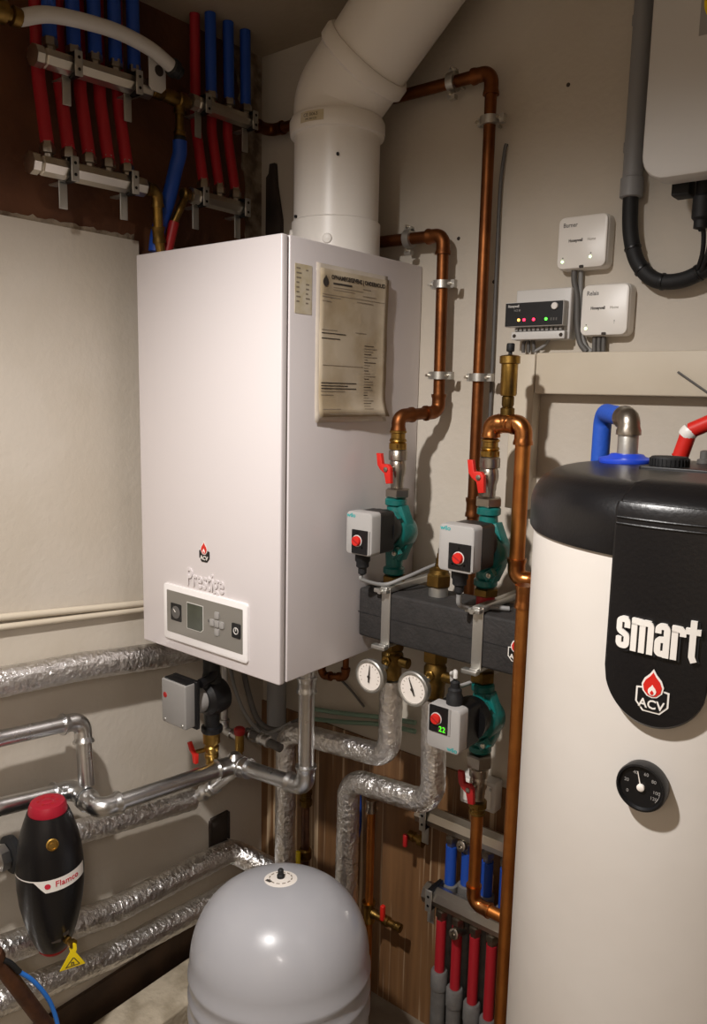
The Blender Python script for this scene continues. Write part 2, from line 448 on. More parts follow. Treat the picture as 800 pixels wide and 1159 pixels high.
emblem('flame_emblem', bo, frame_fn((.3135, YF, 1.362), *FRONT), .0185, False)
text('Prestige', .062, 'lettering', 'white', bo, frame_fn((.316, YF, 1.300), *FRONT), .0032, .66, .0006)

# printed sticker and the service form in its sleeve, both on the boiler's right side
st = thing('sticker', 'small yellowed printed sticker at top front corner of the boiler side', 'sticker', (X1, -.436, 1.91))
MB().prism(rrect(.052, .10, .002), (X1 + .0006, -.437, 1.952), *SIDE, .0005).build('sheet', 'stick', st)
for k in range(8):
    w1 = random.uniform(.008, .02); w2 = random.uniform(.006, .014); z = 1.993 - k * .0095
    MB().box(X1 + .0006, X1 + .0009, -.459, -.459 + w1, z - .0015, z + .0015).build('print_line', 'inkl', st)
    if k not in (1, 2): MB().box(X1 + .0006, X1 + .0009, -.430, -.430 + w2, z - .0035, z - .0005).build('print_line', 'inkl', st)

sf = thing('service_form', 'creased printed service form in clear sleeve on the boiler side', 'document', (X1, -.27, 1.686))
def sheet(y0, y1, z0, z1, off, amp, m, name, parent, thick=.0006):
    n = 18; b = MB(); rows = []
    def P(i, j, e):
        fy, fz = i / n, j / n
        y = y0 + (y1 - y0) * fy; z = z0 + (z1 - z0) * fz
        wob = amp * (abs(noise.noise(V((fy * 2.2, fz * 1.7, 1)))) + .25 * abs(noise.noise(V((fy * 6, fz * 5, 4)))))
        curl = amp * 1.8 * (max(0, .14 - fz) / .14) ** 2 * (.4 + fy) + amp * .9 * (max(0, fy - .85) / .15) ** 2
        return V((X1 + off + wob + curl + e, y, z))
    front = [[P(i, j, thick) for i in range(n + 1)] for j in range(n + 1)]; back = [[P(i, j, 0) for i in range(n + 1)] for j in range(n + 1)]
    b.grid(front, closed=False, cap=False); b.grid(back, closed=False, cap=False)
    def edge(a, c):
        b.grid([a, c], closed=False, cap=False)
    edge(front[0], back[0]); edge(front[-1], back[-1]); edge([r[0] for r in front], [r[0] for r in back]); edge([r[-1] for r in front], [r[-1] for r in back])
    ob = b.build(name, m, parent)
    bmm = bmesh.new(); bmm.from_mesh(ob.data); bmesh.ops.remove_doubles(bmm, verts=bmm.verts, dist=1e-6); bmesh.ops.recalc_face_normals(bmm, faces=bmm.faces); bmm.to_mesh(ob.data); bmm.free()
    return lambda y, z, e: P((y - y0) / (y1 - y0) * n, (z - z0) / (z1 - z0) * n, e)
sheet(-.398, -.152, 1.676, 2.012, .001, .003, 'sleevep', 'sleeve', sf)
SFN = sheet(-.390, -.158, 1.688, 2.002, .0045, .006, 'paper', 'sheet', sf)
def pline(y, z, w, h, m='inkl', name='print_line'):
    b = MB(); n = max(2, int(w / .012)); t = [SFN(y + w * i / n, z + h / 2, .0012) for i in range(n + 1)]; u = [SFN(y + w * i / n, z - h / 2, .0012) for i in range(n + 1)]
    b.grid([t, u], closed=False, cap=False); return b
def group_lines(rows, m, name):
    for r in rows: pline(*r).build(name, m, sf, flat=True)
text('OPNAMEGEGEVENS | ONDERHOUD', .0125, 'heading', 'ink', sf, lambda x, y, z: SFN(-.262 + x, 1.9865 + y, .0012 + z), .0003, .92, .0003)
b = MB(); b.bm.faces.new([b.bm.verts.new(SFN(-.374 + x * .018, 1.972 + y * .017, .0013)) for x, y in FLAME]); b.build('drop_logo', 'ink', sf, flat=True)
rows = [(-.348, 1.974, .06, .004, ), (-.348, 1.966, .10, .0014), (-.348, 1.961, .07, .0014), (-.25, 1.972, .03, .002), (-.25, 1.957, .05, .0016), (-.384, 1.949, .215, .0012), (-.384, 1.944, .06, .002), (-.27, 1.942, .06, .002), (-.384, 1.935, .03, .0015), (-.384, 1.875, .05, .0015), (-.27, 1.875, .04, .0015), (-.384, 1.868, .08, .002), (-.384, 1.857, .06, .002), (-.38, 1.80, .14, .0012), (-.384, 1.762, .12, .0022), (-.384, 1.756, .09, .002), (-.384, 1.750, .12, .0022), (-.384, 1.744, .08, .0016), (-.384, 1.736, .04, .0016), (-.38, 1.705, .06, .0016), (-.36, 1.694, .19, .0012)]
group_lines(rows[:1] + rows[11:13] + rows[14:17], 'ink', 'print_line')
group_lines([r for i, r in enumerate(rows) if i not in (0, 11, 12, 14, 15, 16)], 'inkl', 'print_line')
for k in range(24):
    z = 1.848 - k * .0062; pline(-.236, z, random.uniform(.012, .05), .0016).build('print_line', 'inkl' if k % 3 else 'ink', sf, flat=True)

# ================================================================== FLUE
fx, fy, fr_ = .428, -.185, .102
fl = thing('flue_pipe', 'fat white flue pipe rising from the boiler and bending to the ceiling', 'flue', (fx, fy, Z1))
z_c = at(383, 240, 'Y', fy - fr_).z; z_r = at(383, 124, 'Y', fy - fr_ * .6).z
MB().lathe((fx, fy, Z1), (0, 0, 1), [(fr_ + .004, 0), (fr_ + .004, z_c - Z1), (fr_, z_c - Z1 + .003)], 48).build('collar', 'whitep', fl)
hs = z_r - z_c + .005
MB().lathe((fx, fy, z_c - .005), (0, 0, 1), [(fr_ - .001, 0), (fr_ - .001, hs - .040), (fr_ + .008, hs - .038), (fr_ + .010, hs - .030), (fr_ + .010, hs - .008), (fr_ + .006, hs)], 48).build('straight_section', 'whitep', fl)
zb = z_r
dirx = V((.75, .0, .66)).normalized()
e0 = V((fx, fy, zb - .005)); e1 = V((fx, fy, zb + .045)); e2 = e1 + dirx * .098
el = MB(); P = resample(fillet([e0, e1, e2], .11, 8), .012); el.tube(P, fr_ + .001, 40); el.build('elbow', 'whitep', fl)
MB().lathe(e2, dirx, [(fr_ + .004, -.012), (fr_ + .010, -.006), (fr_ + .010, .018), (fr_ + .004, .026)], 48).build('ring', 'whitep', fl)
MB().tube([e2 + dirx * .02, e2 + dirx * .27], fr_ - .002, 40).build('upper_section', 'whitep', fl)
for a, z in ((-2.3, .035), (-1.05, .012), (-1.9, .012)):
    p = V((fx + fr_ * 1.03 * math.cos(a), fy + fr_ * 1.03 * math.sin(a), Z1 + z + .02)); n = V((math.cos(a), math.sin(a), 0))
    MB().lathe(p, n, [(.012, 0), (.010, .005), (.001, .007)], 14).build('plug', 'whitep', fl)
for a, z in ((-.95, zb + .055 - Z1), (-2.0, .09), (-.85, zb - .10 - Z1)):
    p = V((fx + fr_ * math.cos(a), fy + fr_ * math.sin(a), Z1 + z)); n = V((math.cos(a), math.sin(a), 0))
    MB().lathe(p - n * .002, n, [(.0035, 0), (.0035, .006), (.001, .007)], 10).build('screw', 'rubber', fl)
def fluefn(a0, z0):
    return lambda x, y, z: V((fx + (fr_ + .0102 + z) * math.cos(a0 + x / fr_), fy + (fr_ + .0102 + z) * math.sin(a0 + x / fr_), z0 + y))
b = MB()
for i in range(8): b.box(-.026 + i * .0065, -.0195 + i * .0065, -.009, .009, 0, .0006)
b = MB(); b.grid([[fluefn(-1.42, zb - .019)(-.028 + i * .007, y, .0004) for i in range(9)] for y in (-.011, .011)], closed=False, cap=False); b.build('rating_label', 'stick', fl)
text('CE 0063', .010, 'print', 'ink', fl, (lambda f: lambda x, y, z: f(x, y, z + .0005))(fluefn(-1.44, zb - .016)), .0002)
text('PPS 80/125 ', .006, 'print', 'ink', fl, (lambda f: lambda x, y, z: f(x, y, z + .0005))(fluefn(-1.42, zb - .025)), .0002)

# dark offcut standing behind the boiler against the wall
b = MB(); b.prism([(.0, 0), (.062, 0), (.060, .16), (.040, .255), (.034, .315), (.016, .315), (.012, .29), (.002, .28)], (.017, -.016, 2.06), *FRONT, .014, bev=.002)
tag(b.build('board_offcut', 'slate'), 'narrow dark board offcut with slanted top leaning behind the boiler', 'board')

# ================================================================== COPPER PIPES ON THE BACK WALL
YA = -.17                       # the plane of the pump axes
def zy(u, v, y=YA): return at(u, v, 'Y', y).z
run('copper_pipe', 'short copper pipe running down the wall beside the boiler to the first pump', 'pipe',
    [(.30, -.05, 2.118), (.646, -.05, 2.113), (.650, -.05, 1.700), (.618, YA, 1.690), (.618, YA, zy(450, 490))], .0140, 'copperd', 'copperd')
run('copper_pipe', 'tall dark copper pipe running from the ceiling corner down to behind the middle pump', 'pipe',
    [(.071, -.108, 2.4475), (.072, -.05, 2.447), (.757, -.05, 2.447), (.757, -.05, 1.14)], .0135, 'copperd', 'copperd', skip=(), rad=.03)
t = bpy.data.objects['copper_pipe.001']
rimmed([(.757, -.05, 1.455), (.757, -.05, 1.500)], .016, .002, 'copperd', 'coupling', t)
rimmed([(.160, -.05, 2.447), (.200, -.05, 2.447)], .016, .002, 'copperd', 'coupling', t)
clamp((.548, -.05, 2.1145), (1, 0, 0), (0, 1, 0), 'steel pipe clamp on the horizontal copper pipe beside the foot of the flue')
clamp((.6475, -.05, 2.000), (0, 0, 1), (0, 1, 0), 'upper steel pipe clamp on the vertical of the short copper pipe by the boiler')
clamp((.6490, -.05, 1.787), (0, 0, 1), (0, 1, 0), 'lower steel pipe clamp on the short copper pipe by the boiler, above its bend')
clamp((.657, -.05, 2.447), (1, 0, 0), (0, 1, 0), 'steel pipe clamp on the horizontal copper pipe beside the upper flue bend')
clamp((.757, -.05, 2.345), (0, 0, 1), (0, 1, 0), 'topmost steel pipe clamp on the tall vertical copper pipe, just under its elbow')
clamp((.757, -.05, 1.783), (0, 0, 1), (0, 1, 0), 'steel pipe clamp halfway down the tall copper pipe, left of the air vent')
o = MB().tube(spline([at(573, 163, 'Y', -.008), at(571, 172, 'Y', -.009), at(566, 215, 'Y', -.009), at(562, 300, 'Y', -.009), at(556, 440, 'Y', -.009), at(551, 520, 'Y', -.009)], 8), .0042, 10).build('cable', 'cabled')
tag(o, 'thin grey cable hanging down the wall behind the tall copper pipe', 'cable')

# ================================================================== HEADER WITH ITS BRACKETS
hd = thing('pump_header', 'long dark grey insulated header block carrying the green pumps', 'header', (.81, YA, 1.162))
MB().box(.562, 1.06, -.235, -.105, 1.162, 1.281, .007).build('insulation_shell', 'dgrey', hd)
MB().box(.561, 1.061, -.2355, -.1045, 1.2205, 1.2222).build('shell_seam', 'rubber', hd)
emblem('flame_emblem', hd, frame_fn((.984, -.2352, 1.212), *FRONT), .021)
for x, lab in ((.646, 'left galvanised bracket gripping the dark header block, nearest the boiler'), (.891, 'right galvanised bracket gripping the dark header block, nearest the tall copper riser')):
    t = thing('wall_bracket', lab, 'bracket', (x, 0, 1.29))
    MB().box(x - .0125, x + .0125, -.2392, -.2362, 1.152, 1.296, .001).build('strap', 'zinc', t)
    MB().box(x - .010, x + .010, -.250, -.001, 1.2825, 1.2985, .003).build('arm', 'zinc', t)
    b = MB()
    b.box(x - .024, x + .012, -.256, -.240, 1.284, 1.294, .002); b.build('clip', 'zinc', t)
    MB().box(x - .010, x + .010, -.250, -.001, 1.150, 1.161, .002).build('arm', 'zinc', t)
    MB().box(x - .026, x + .012, -.258, -.240, 1.148, 1.158, .002).build('clip', 'zinc', t)
    MB().cyl((x - .004, -.262, 1.289), (x - .004, -.254, 1.289), .006, seg=6).build('bolt', 'zinc', t)

# ================================================================== PUMPS
def pump(x, zc, zh, label, plate, knob, top, bot, cable, digits=None, wilo=(-.026, .040), w=.084, h=.098, hx=.004):
    """wet-rotor pump: vertical flow body, rotor axis towards the room, box-shaped head"""
    y = YA
    t = thing('circulation_pump', label, 'pump', (x, y, zc))
    body = MB()
    body.lathe((x, y, bot), (0, 0, 1), [(.021, 0), (.026, .004), (.026, .016), (.020, .020), (.0235, zc - bot - .03), (.0235, zc - bot + .03), (.020, top - bot - .020), (.026, top - bot - .016), (.026, top - bot - .004), (.022, top - bot)], 24)
    body.lathe((x + .004, y, zc), (0, 1, 0), [(.030, .036), (.040, .032), (.044, .022), (.046, 0), (.044, -.022), (.042, -.030), (.036, -.036)], 28)
    # cast webs between flow pipe and volute
    body.prism([(-.02, -.062), (.024, -.066), (.040, -.03), (.043, 0), (.040, .03), (.024, .066), (-.02, .062)], (x + .002, y - .014, zc), *FRONT, .028, bev=.004)
    body.build('pump_body', 'teal', t)
    for dx, dz in ((.024, .040), (.030, -.042), (-.034, -.034), (-.034, .036)):
        bb = MB()
        bb.prism([(-.013, -.009), (.013, -.009), (.013, .009), (-.013, .009)], (x + dx, y - .044, zc + dz), (.8, 0, .6), (-.6, 0, .8), .014, bev=.002); lug = bb.build('lug', 'teal', t)
        MB().lathe((x + dx + .002, y - .043, zc + dz), (0, -1, 0), [(.0055, 0), (.0055, .005), (.004, .006), (.0025, .006), (.0025, .003), (.0002, .003)], 12).build('bolt', 'steel', lug)
    mo = MB(); mo.lathe((x + .002, y, zh), (0, -1, 0), [(.041, .034), (.044, .040), (.044, .060), (.048, .064), (.048, .072)], 28); mo.build('motor_ring', 'black', t)
    MB().prism(rrect(w * .95, h * .97, .010), (x + hx + .003, y - .118, zh), *FRONT, .050).build('motor_housing', 'black', t)
    hb = MB(); hb.prism(rrect(w, h, .010), (x + hx, y - .150, zh), *FRONT, .034, bev=.004); head = hb.build('control_box', 'pumpgrey', t)
    px, pz, pw, ph = plate
    yf = y - .150
    MB().prism(rrect(pw, ph, .0015), (x + px, yf - .0022, zh + pz), *FRONT, .003).build('control_plate', 'black', head)
    MB().prism(rrect(.005, ph, .001), (x + px + (pw / 2 + .004), yf - .0018, zh + pz), *FRONT, .002).build('edge_strip', 'grey', head)
    kx, kz = knob
    MB().lathe((x + kx, yf - .002, zh + kz), (0, -1, 0), [(.0135, 0), (.0135, .0015), (.0118, .0018), (.0118, 0)], 28).build('knob_ring', 'lgrey', head)
    kb = MB().lathe((x + kx, yf - .002, zh + kz), (0, -1, 0), [(.0115, 0), (.0112, .007), (.010, .0085), (.0002, .0085)], 28).build('knob', 'red', head)
    MB().prism([(-.0016, -.0095), (.0016, -.0095), (.0016, .0095), (-.0016, .0095)], (x + kx, yf - .0112, zh + kz), (.5, 0, .86), (-.86, 0, .5), .001).build('knob_mark', 'dred', kb)
    for dx, dz in ((0, .019), (-.014, -.014), (.014, -.014)):
        MB().prism(rrect(.004, .004, .001), (x + kx + dx, yf - .0022, zh + kz + dz), *FRONT, .0004).build('symbol', 'cabled', head)
    text('wilo', .013, 'lettering', 'tealtxt', head, frame_fn((x + hx + wilo[0], yf, zh + wilo[1]), *FRONT), .0006, 1.1, .0003)
    if digits:
        MB().prism(rrect(.021, .0155, .001), (x + digits[0] - .001, yf - .0024, zh + digits[1]), *FRONT, .0004).build('display', 'voidm', head)
        text('22', .0165, 'display_digits', 'digit', head, frame_fn((x + digits[0] - .001, yf - .0026, zh + digits[1]), *FRONT), .0006, .92, 0, spacing=1.12)
    # cable gland
    gx, gs = cable
    z0 = zh + gs * h * .5
    MB().lathe((x + gx, y - .118, z0 - gs * .004), (0, 0, gs), [(.018, 0), (.018, .022), (.015, .026), (.015, .036), (.010, .040), (.010, .052), (.005, .056)], 14).build('cable_gland', 'rubber', t)
    return t

pump(.617, 1.415, 1.430, 'green circulation pump nearest the boiler, standing on the header block', (.012, -.018, .044, .054), (.006, -.016), zy(447, 563), zy(447, 650), (-.004, -1), w=.074, hx=.008, wilo=(-.022, .040))
pump(.867, 1.404, 1.432, 'middle green circulation pump on the header block, below the air vent', (.0215, -.0155, .052, .054), (.020, -.018), zy(551, 573), zy(551, 664), (.004, -1), w=.084, hx=.011)
pump(.873, 1.020, 1.040, 'lower green circulation pump hanging under the header with lit green number', (-.0195, .0185, .046, .058), (-.024, .020), zy(545, 772), zy(545, 851), (-.002, 1), digits=(-.008, -.001), wilo=(.024, -.040), w=.082, hx=-.008)
# union nuts above and below
def union(x, z0, z1, r, m, label, gasket=None):
    t = thing('union_nut', label, 'pipe nut', (x, YA, min(z0, z1)))
    nut((x, YA, z0), (x, YA, z1), r, 'hex_ring', m, t)
    if gasket: MB().cyl((x, YA, z0 - .022), (x, YA, z0 - .0005), .0205).build('collar', gasket, t)
    return t
union(.621, zy(451, 562.5), zy(451, 553), .0305, 'nickel', 'nickel union nut on top of the pump nearest the boiler')
union(.619, zy(447, 661) + .004, zy(447, 650) - .001, .0290, 'brassd', 'brass union nut under the pump nearest the boiler', 'dred')
union(.865, zy(548, 572.5), zy(548, 562), .0305, 'nickel', 'nickel union nut on top of the middle pump')
union(.869, zy(551, 677) + .006, zy(551, 665), .0290, 'brassd', 'brass union nut under the middle pump on the header', 'dred')
union(.870, zy(545, 771), zy(545, 757), .0290, 'brassd', 'brass union nut above the lower pump, under the header')
union(.872, zy(542, 867), zy(542, 852), .0305, 'nickel', 'nickel union nut under the lower pump')

# ball valves and their brass adapters
def adapter(x, z0, z1, label, r=.017, m='brass', flip=False):
    t = thing('pipe_adapter', label, 'pipe fitting', (x, YA, z0)); h = z1 - z0
    prof = [(r * 1.22, 0), (r * 1.22, h * .30), (r * 1.05, h * .34), (r * 1.22, h * .42), (r * 1.12, h * .52), (r, h * .55), (r, h * .80), (r * 1.18, h * .84), (r * 1.18, h * .92), (r * .92, h)]
    if flip: prof = [(a, h - b) for a, b in reversed(prof)]
    MB().lathe((x, YA, z0), (0, 0, 1), prof, 20).build('barrel', m, t)
    nut((x, YA, z0 + (h * .55 if flip else h * .05)), (x, YA, z0 + (h * .95 if flip else h * .30)), r * 1.3, 'hex_ring', m, t)
ball_valve(.619, YA, zy(450, 552.5), zy(450, 509), 'nickel ball valve with red wing handle above the pump nearest the boiler')
adapter(.618, zy(450, 509) + .001, zy(451, 486), 'brass adapter under the bent end of the short copper pipe')
ball_valve(.864, YA, zy(550, 561.5), zy(550, 517), 'nickel ball valve with red wing handle above the middle pump')
adapter(.863, zy(552, 517) + .001, zy(553, 496), 'brass adapter above the middle ball valve, beside the tall copper pipe')
ball_valve(.873, YA, zy(542, 905), zy(542, 868), 'nickel ball valve with dark red handle below the lower pump', handle='dred')
adapter(.874, zy(540, 921), zy(540, 905.5) - .001, 'dull brass adapter under the lowest ball valve', m='brassd', flip=True)

# riser with the automatic air vent
xv = .897
run('copper_pipe', 'bright copper pipe arching over from the middle pump and down beside the tank', 'pipe',
    [(.863, YA, zy(553, 496) + .001), (.863, YA, zy(556, 479)), (.940, YA, zy(590, 479)), (.940, YA, zy(583, 655)), (1.04, YA + .02, zy(583, 655) + .002)], .0165, 'copper', 'copperf', rad=.026)
t = bpy.data.objects['copper_pipe.002']
rimmed([(.880, YA, zy(573, 480)), (.920, YA, zy(573, 480))], .0195, .002, 'copperf', 'tee', t)
av = thing('air_vent', 'brass automatic air vent with black cap on top of copper arch', 'vent', (.900, YA, zy(573, 472)))
za = zy(573, 472)
MB().lathe((.900, YA, za - .004), (0, 0, 1), [(.012, 0), (.012, .006), (.015, .008), (.015, .022), (.011, .025), (.013, .030), (.013, .046), (.010, .049)], 20).build('stem', 'brassd', av)
MB().lathe((.900, YA, za + .044), (0, 0, 1), [(.015, 0), (.0175, .004), (.0175, .066), (.0215, .068), (.0215, .082), (.018, .084), (.004, .086)], 12).build('float_chamber', 'brass', av)
MB().lathe((.900, YA, za + .129), (0, 0, 1), [(.004, 0), (.004, .006), (.0075, .007), (.0085, .010), (.0085, .022), (.007, .024)], 16).build('cap', 'rubber', av)
# lower riser
yr = -.262; xr = at(592, 695, 'Y', yr).x
lo = run('copper_pipe', 'long straight copper riser standing in front of the tank edge down to the floor', 'pipe', [(xr, yr, .0), (xr, yr, zy(593, 668, yr))], .0150, 'copper', 'copperf')
rimmed([(xr, yr, zy(592, 688, yr)), (xr, yr, zy(592, 662, yr))], .0172, .002, 'copperf', 'coupling', lo)
tee = thing('pipe_elbow', 'short copper elbow with white plug half hidden behind the tank edge', 'pipe fitting', (xr + .03, YA - .01, zy(599, 655)))
rimmed(fillet([(xr + .018, YA - .01, zy(597, 652)), (xr + .038, YA - .01, zy(597, 652) + .012), (xr + .038, YA - .01, zy(599, 630))], .02), .0155, .002, 'copperf', 'bend', tee)
MB().lathe((xr + .038, YA - .01, zy(600, 629)), (0, 0, 1), [(.011, 0), (.011, .012), (.014, .014), (.014, .020), (.010, .024)], 8).build('plug', 'whitep', tee)

# capped port with a tapered spout between the pumps
pt = thing('drain_spout', 'brass port with pointed spout on the header between the two upper pumps', 'pipe fitting', (.745, YA, 1.281))
MB().cyl((.745, YA, 1.2815), (.745, YA, 1.304), .0225).build('collar', 'zinc', pt)
nut((.745, YA, 1.303), (.745, YA, 1.335), .0300, 'hex_ring', 'brassd', pt)
MB().lathe((.745, YA, 1.334), (0, 0, 1), [(.024, 0), (.022, .010), (.014, .014), (.012, .016)], 20).build('cap', 'brassd', pt)
prof = [(.010, 0)]
for k in range(6): prof += [(.0105 - k * .0014, .008 + k * .012), (.0088 - k * .0014, .0095 + k * .012)]
prof += [(.0006, .092)]
MB().lathe((.745, YA, 1.348), (.06, 0, 1), prof, 14).build('spout', 'brassd', pt)

# pump cables
o = MB().tube(spline([(.609, YA - .118, 1.327), (.612, YA - .115, 1.316), (.64, YA - .07, 1.302), (.675, YA - .035, 1.318), (.715, -.09, 1.345), (.80, -.06, 1.352)], 8), .0045, 10).build('cable', 'cable')
tag(o, 'grey cable from the pump nearest the boiler lying across the header top', 'cable')
o = MB().tube(spline([(.871, YA - .118, 1.329), (.870, YA - .112, 1.306), (.874, YA - .075, 1.2915), (.895, YA - .035, 1.2895), (.935, YA - .012, 1.2885)], 8), .0055, 10).build('cable', 'cable')
tag(o, 'grey cable looping below the middle pump onto the header top', 'cable')
o = MB().tube(spline([(.871, YA - .118, 1.145), (.868, YA - .114, 1.158), (.855, YA - .10, 1.155 - .008), (.845, YA - .09, 1.14), (.840, YA - .05, 1.10), (.83, -.02, 1.08)], 8), .0050, 10).build('cable', 'lgrey')
tag(o, 'pale cable curving over the plug of the lower pump', 'cable')

# ================================================================== GAUGES AND VALVE BODIES UNDER THE HEADER
def gauge(u, v, bx, ang, label):
    c = at(u, v, 'Y', -.262); t = thing('thermometer', label, 'gauge', c)
    MB().lathe(c, (0, -1, 0), [(.037, -.020), (.040, -.012), (.041, -.004), (.0415, 0), (.039, .003), (.0345, .003), (.0335, .000), (.0330, -.006)], 36).build('case', 'zinc', t)
    MB().lathe(c, (0, -1, 0), [(.0332, -.004), (.0332, .0002), (.0002, .0002)], 36).build('dial', 'dialw', t)
    a = math.radians(ang); ex = V((math.cos(a), 0, -math.sin(a))); ey = V((math.sin(a), 0, math.cos(a)))
    MB().prism([(-.0019, -.015), (.0019, -.015), (.0024, 0), (.0007, .027), (-.0007, .027), (-.0024, 0)], c + V((0, -.0028, 0)), ex, ey, .0008).build('needle', 'ink', t)
    MB().lathe(c, (0, -1, 0), [(.0035, .003), (.0035, .005), (.0005, .006)], 14).build('hub', 'ink', t)
    for k in range(13):
        q = math.radians(-120 + k * 20); ex2 = V((math.cos(q), 0, -math.sin(q))); ey2 = V((math.sin(q), 0, math.cos(q)))
        MB().prism([(-.0005, .025), (.0005, .025), (.0005, .029), (-.0005, .029)], c + V((0, -.0008, 0)), ex2, ey2, .0005).build('scale_mark', 'inkl', t)
    MB().cyl(c + V((0, .019, 0)), V((bx, YA - .021, c.z + .008)), .0075, seg=14).build('stem', 'zinc', t)
gauge(418, 765.5, .620, 3, 'left round thermometer under the header, its needle upright')
gauge(467, 780, .745, -22, 'right round thermometer under the header, its needle tilted left')
for x, z0, z1, lab in ((.620, 1.050, 1.155, 'brass valve body behind the left thermometer'), (.745, 1.035, 1.158, 'brass valve body behind the right thermometer')):
    t = thing('valve_body', lab, 'valve', (x, YA, z0)); h = z1 - z0
    MB().lathe((x, YA, z0), (0, 0, 1), [(.022, 0), (.024, .006), (.024, h * .25), (.027, h * .3), (.027, h * .6), (.022, h * .66), (.022, h * .72)], 24).build('barrel', 'brassd', t)
    nut((x, YA, z0 + h * .70), (x, YA, z1), .031, 'hex_ring', 'brassd', t)
    MB().lathe((x + .002, YA - .020, z0 + h * .50), (.1, -1, 0), [(.012, 0), (.012, .012), (.009, .014)], 6).build('gauge_boss', 'brass', t)
    MB().cyl((x + .020, YA, z0 + h * .45), (x + .048, YA, z0 + h * .45), .013, seg=16).build('side_port', 'brassd', t)

foil('insulated_pipe', 'foil-wrapped pipe from the left thermometer, with upper horizontal run', [(.620, YA, 1.047), (.619, YA, .842), (.264, YA, .808), (.262, YA, .02)], .029, .055)
foil('insulated_pipe', 'foil-wrapped pipe from the right thermometer, with lower horizontal run', [(.745, YA, 1.032), (.752, YA, .765), (.492, YA, .742), (.487, YA, .02)], .030, .055)

# ================================================================== STEEL PIPES UNDER THE BOILER AND ON THE LEFT WALL
def XYZ(p): return (p.x, p.y, p.z)
yv = -.35
pv = at(347, 790, 'Y', yv); pe = at(346, 893, 'Y', yv); pt_ = at(272, 869, 'Y', yv)
T = V((pt_.x - .022, yv, pt_.z + .002))
c1 = run('steel_pipe', 'bright steel pipe dropping from the boiler front corner and turning left to the tee', 'pipe',
         [(pv.x, yv, 1.105), (pe.x, yv, pe.z + .004), (T.x + .03, yv, T.z + .004)], .0195, 'chrome', 'chrome', rad=.042, rim=.0042)
rimmed([(pv.x, yv, 1.035), (pv.x, yv, 1.075)], .022, .003, 'chrome', 'coupling', c1)
tt = thing('pipe_tee', 'steel tee joining the two bright pipes under the boiler', 'pipe fitting', T)
rimmed([T + V((.055, 0, .006)), T + V((.0, 0, 0))], .024, .003, 'chrome', 'branch', tt)
rimmed(fillet([T + V((.030, .0, .002)), T, T + V((-.008, -.055, .003))], .02), .0242, .003, 'chrome', 'elbow', tt)
MB().lathe(T + V((0, 0, -.03)), (0, 0, 1), [(.012, 0), (.020, .008), (.0235, .02), (.0235, .05), (.012, .062)], 20).build('hub', 'chrome', tt)
P1 = at(112, 916, 'X', .200); P2 = at(84, 893, 'X', .085); P3 = at(0, 913, 'X', .085)
P4 = P3 + V((0, -1.9, 0))
c2 = run('steel_pipe', 'bright steel pipe from the tee to the left wall with a double bend', 'pipe',
         [T + V((-.006, -.04, .002)), P1, P2, P3, P4], .0205, 'chrome', 'chrome', rad=.040, rim=.0042, ext=.014, skip=(3,))
Q1 = at(93, 815, 'X', .085); Q0 = at(0, 836, 'X', .085); Q0 = Q0 + V((0, -1.9, 0)); Q2 = at(98, 889, 'X', .12)
c3 = run('steel_pipe', 'upper steel pipe on the left wall with an elbow dropping into the pipe below', 'pipe', [Q0, at(0, 836, 'X', .085), Q1, Q2], .0185, 'chrome', 'chrome', rad=.036, rim=.0042, skip=(1,))
# bend under the main pipe leading into a foil-wrapped pipe
F0 = at(216, 905, 'X', .085)
c4 = run('steel_pipe', 'small steel bend below the tee entering the end of a foil-wrapped pipe', 'pipe', [T + V((-.02, .02, -.03)), at(238, 893, 'X', .13), F0], .017, 'chrome', 'chrome', rad=.03, rim=.003)

foil('insulated_pipe', 'topmost foil-wrapped pipe on the left wall running in under the boiler', [at(185, 741, 'X', .05) + V((0, .30, -.03)), at(185, 741, 'X', .05), at(90, 754.5, 'X', .05), at(0, 772, 'X', .05), at(0, 772, 'X', .05) + V((0, -1.9, .0))], .0345, jit=.0009)
F1 = at(90, 941, 'X', .085)
foil('insulated_pipe', 'foil-wrapped pipe on the left wall beside the black dirt separator', [F0 + V((0, .004, 0)), F1, F1 + V((0, -.05, .006))], .030)
foil('insulated_pipe', 'long foil-wrapped pipe on the left wall passing below the separator towards the vessel', [at(306, 984, 'Y', -.14), at(262, 962, 'X', .075), at(130, 1030, 'X', .075), at(0, 1076, 'X', .075), at(0, 1076, 'X', .075) + V((0, -1.9, .0))], .034, .05)
G0, G1 = at(238, 1022, 'X', .075), at(128, 1080, 'X', .075)
foil('insulated_pipe', 'lowest foil-wrapped pipe on the left wall just above the concrete footing', [G0 + V((0, .15, -.01)), G0, G1, at(0, 1133, 'X', .075), at(0, 1133, 'X', .075) + V((0, -1.9, .0))], .033)

# white twin conduits on the left wall
for (a, c, r, lab) in (((0, 699), (160, 683), .0085, 'upper of two thin white pipes on the left wall'), ((0, 710), (160, 690), .0075, 'lower of two thin white pipes on the left wall')):
    p, q = at(*a, 'X', .012), at(*c, 'X', .012); d = (q - p)
    tag(MB().tube([p + V((0, -2.0, 0)), p, q, q + d * .8], r, 14).build('wall_pipe', 'trimw'), lab, 'pipe', 'thin white pipes on the left wall')

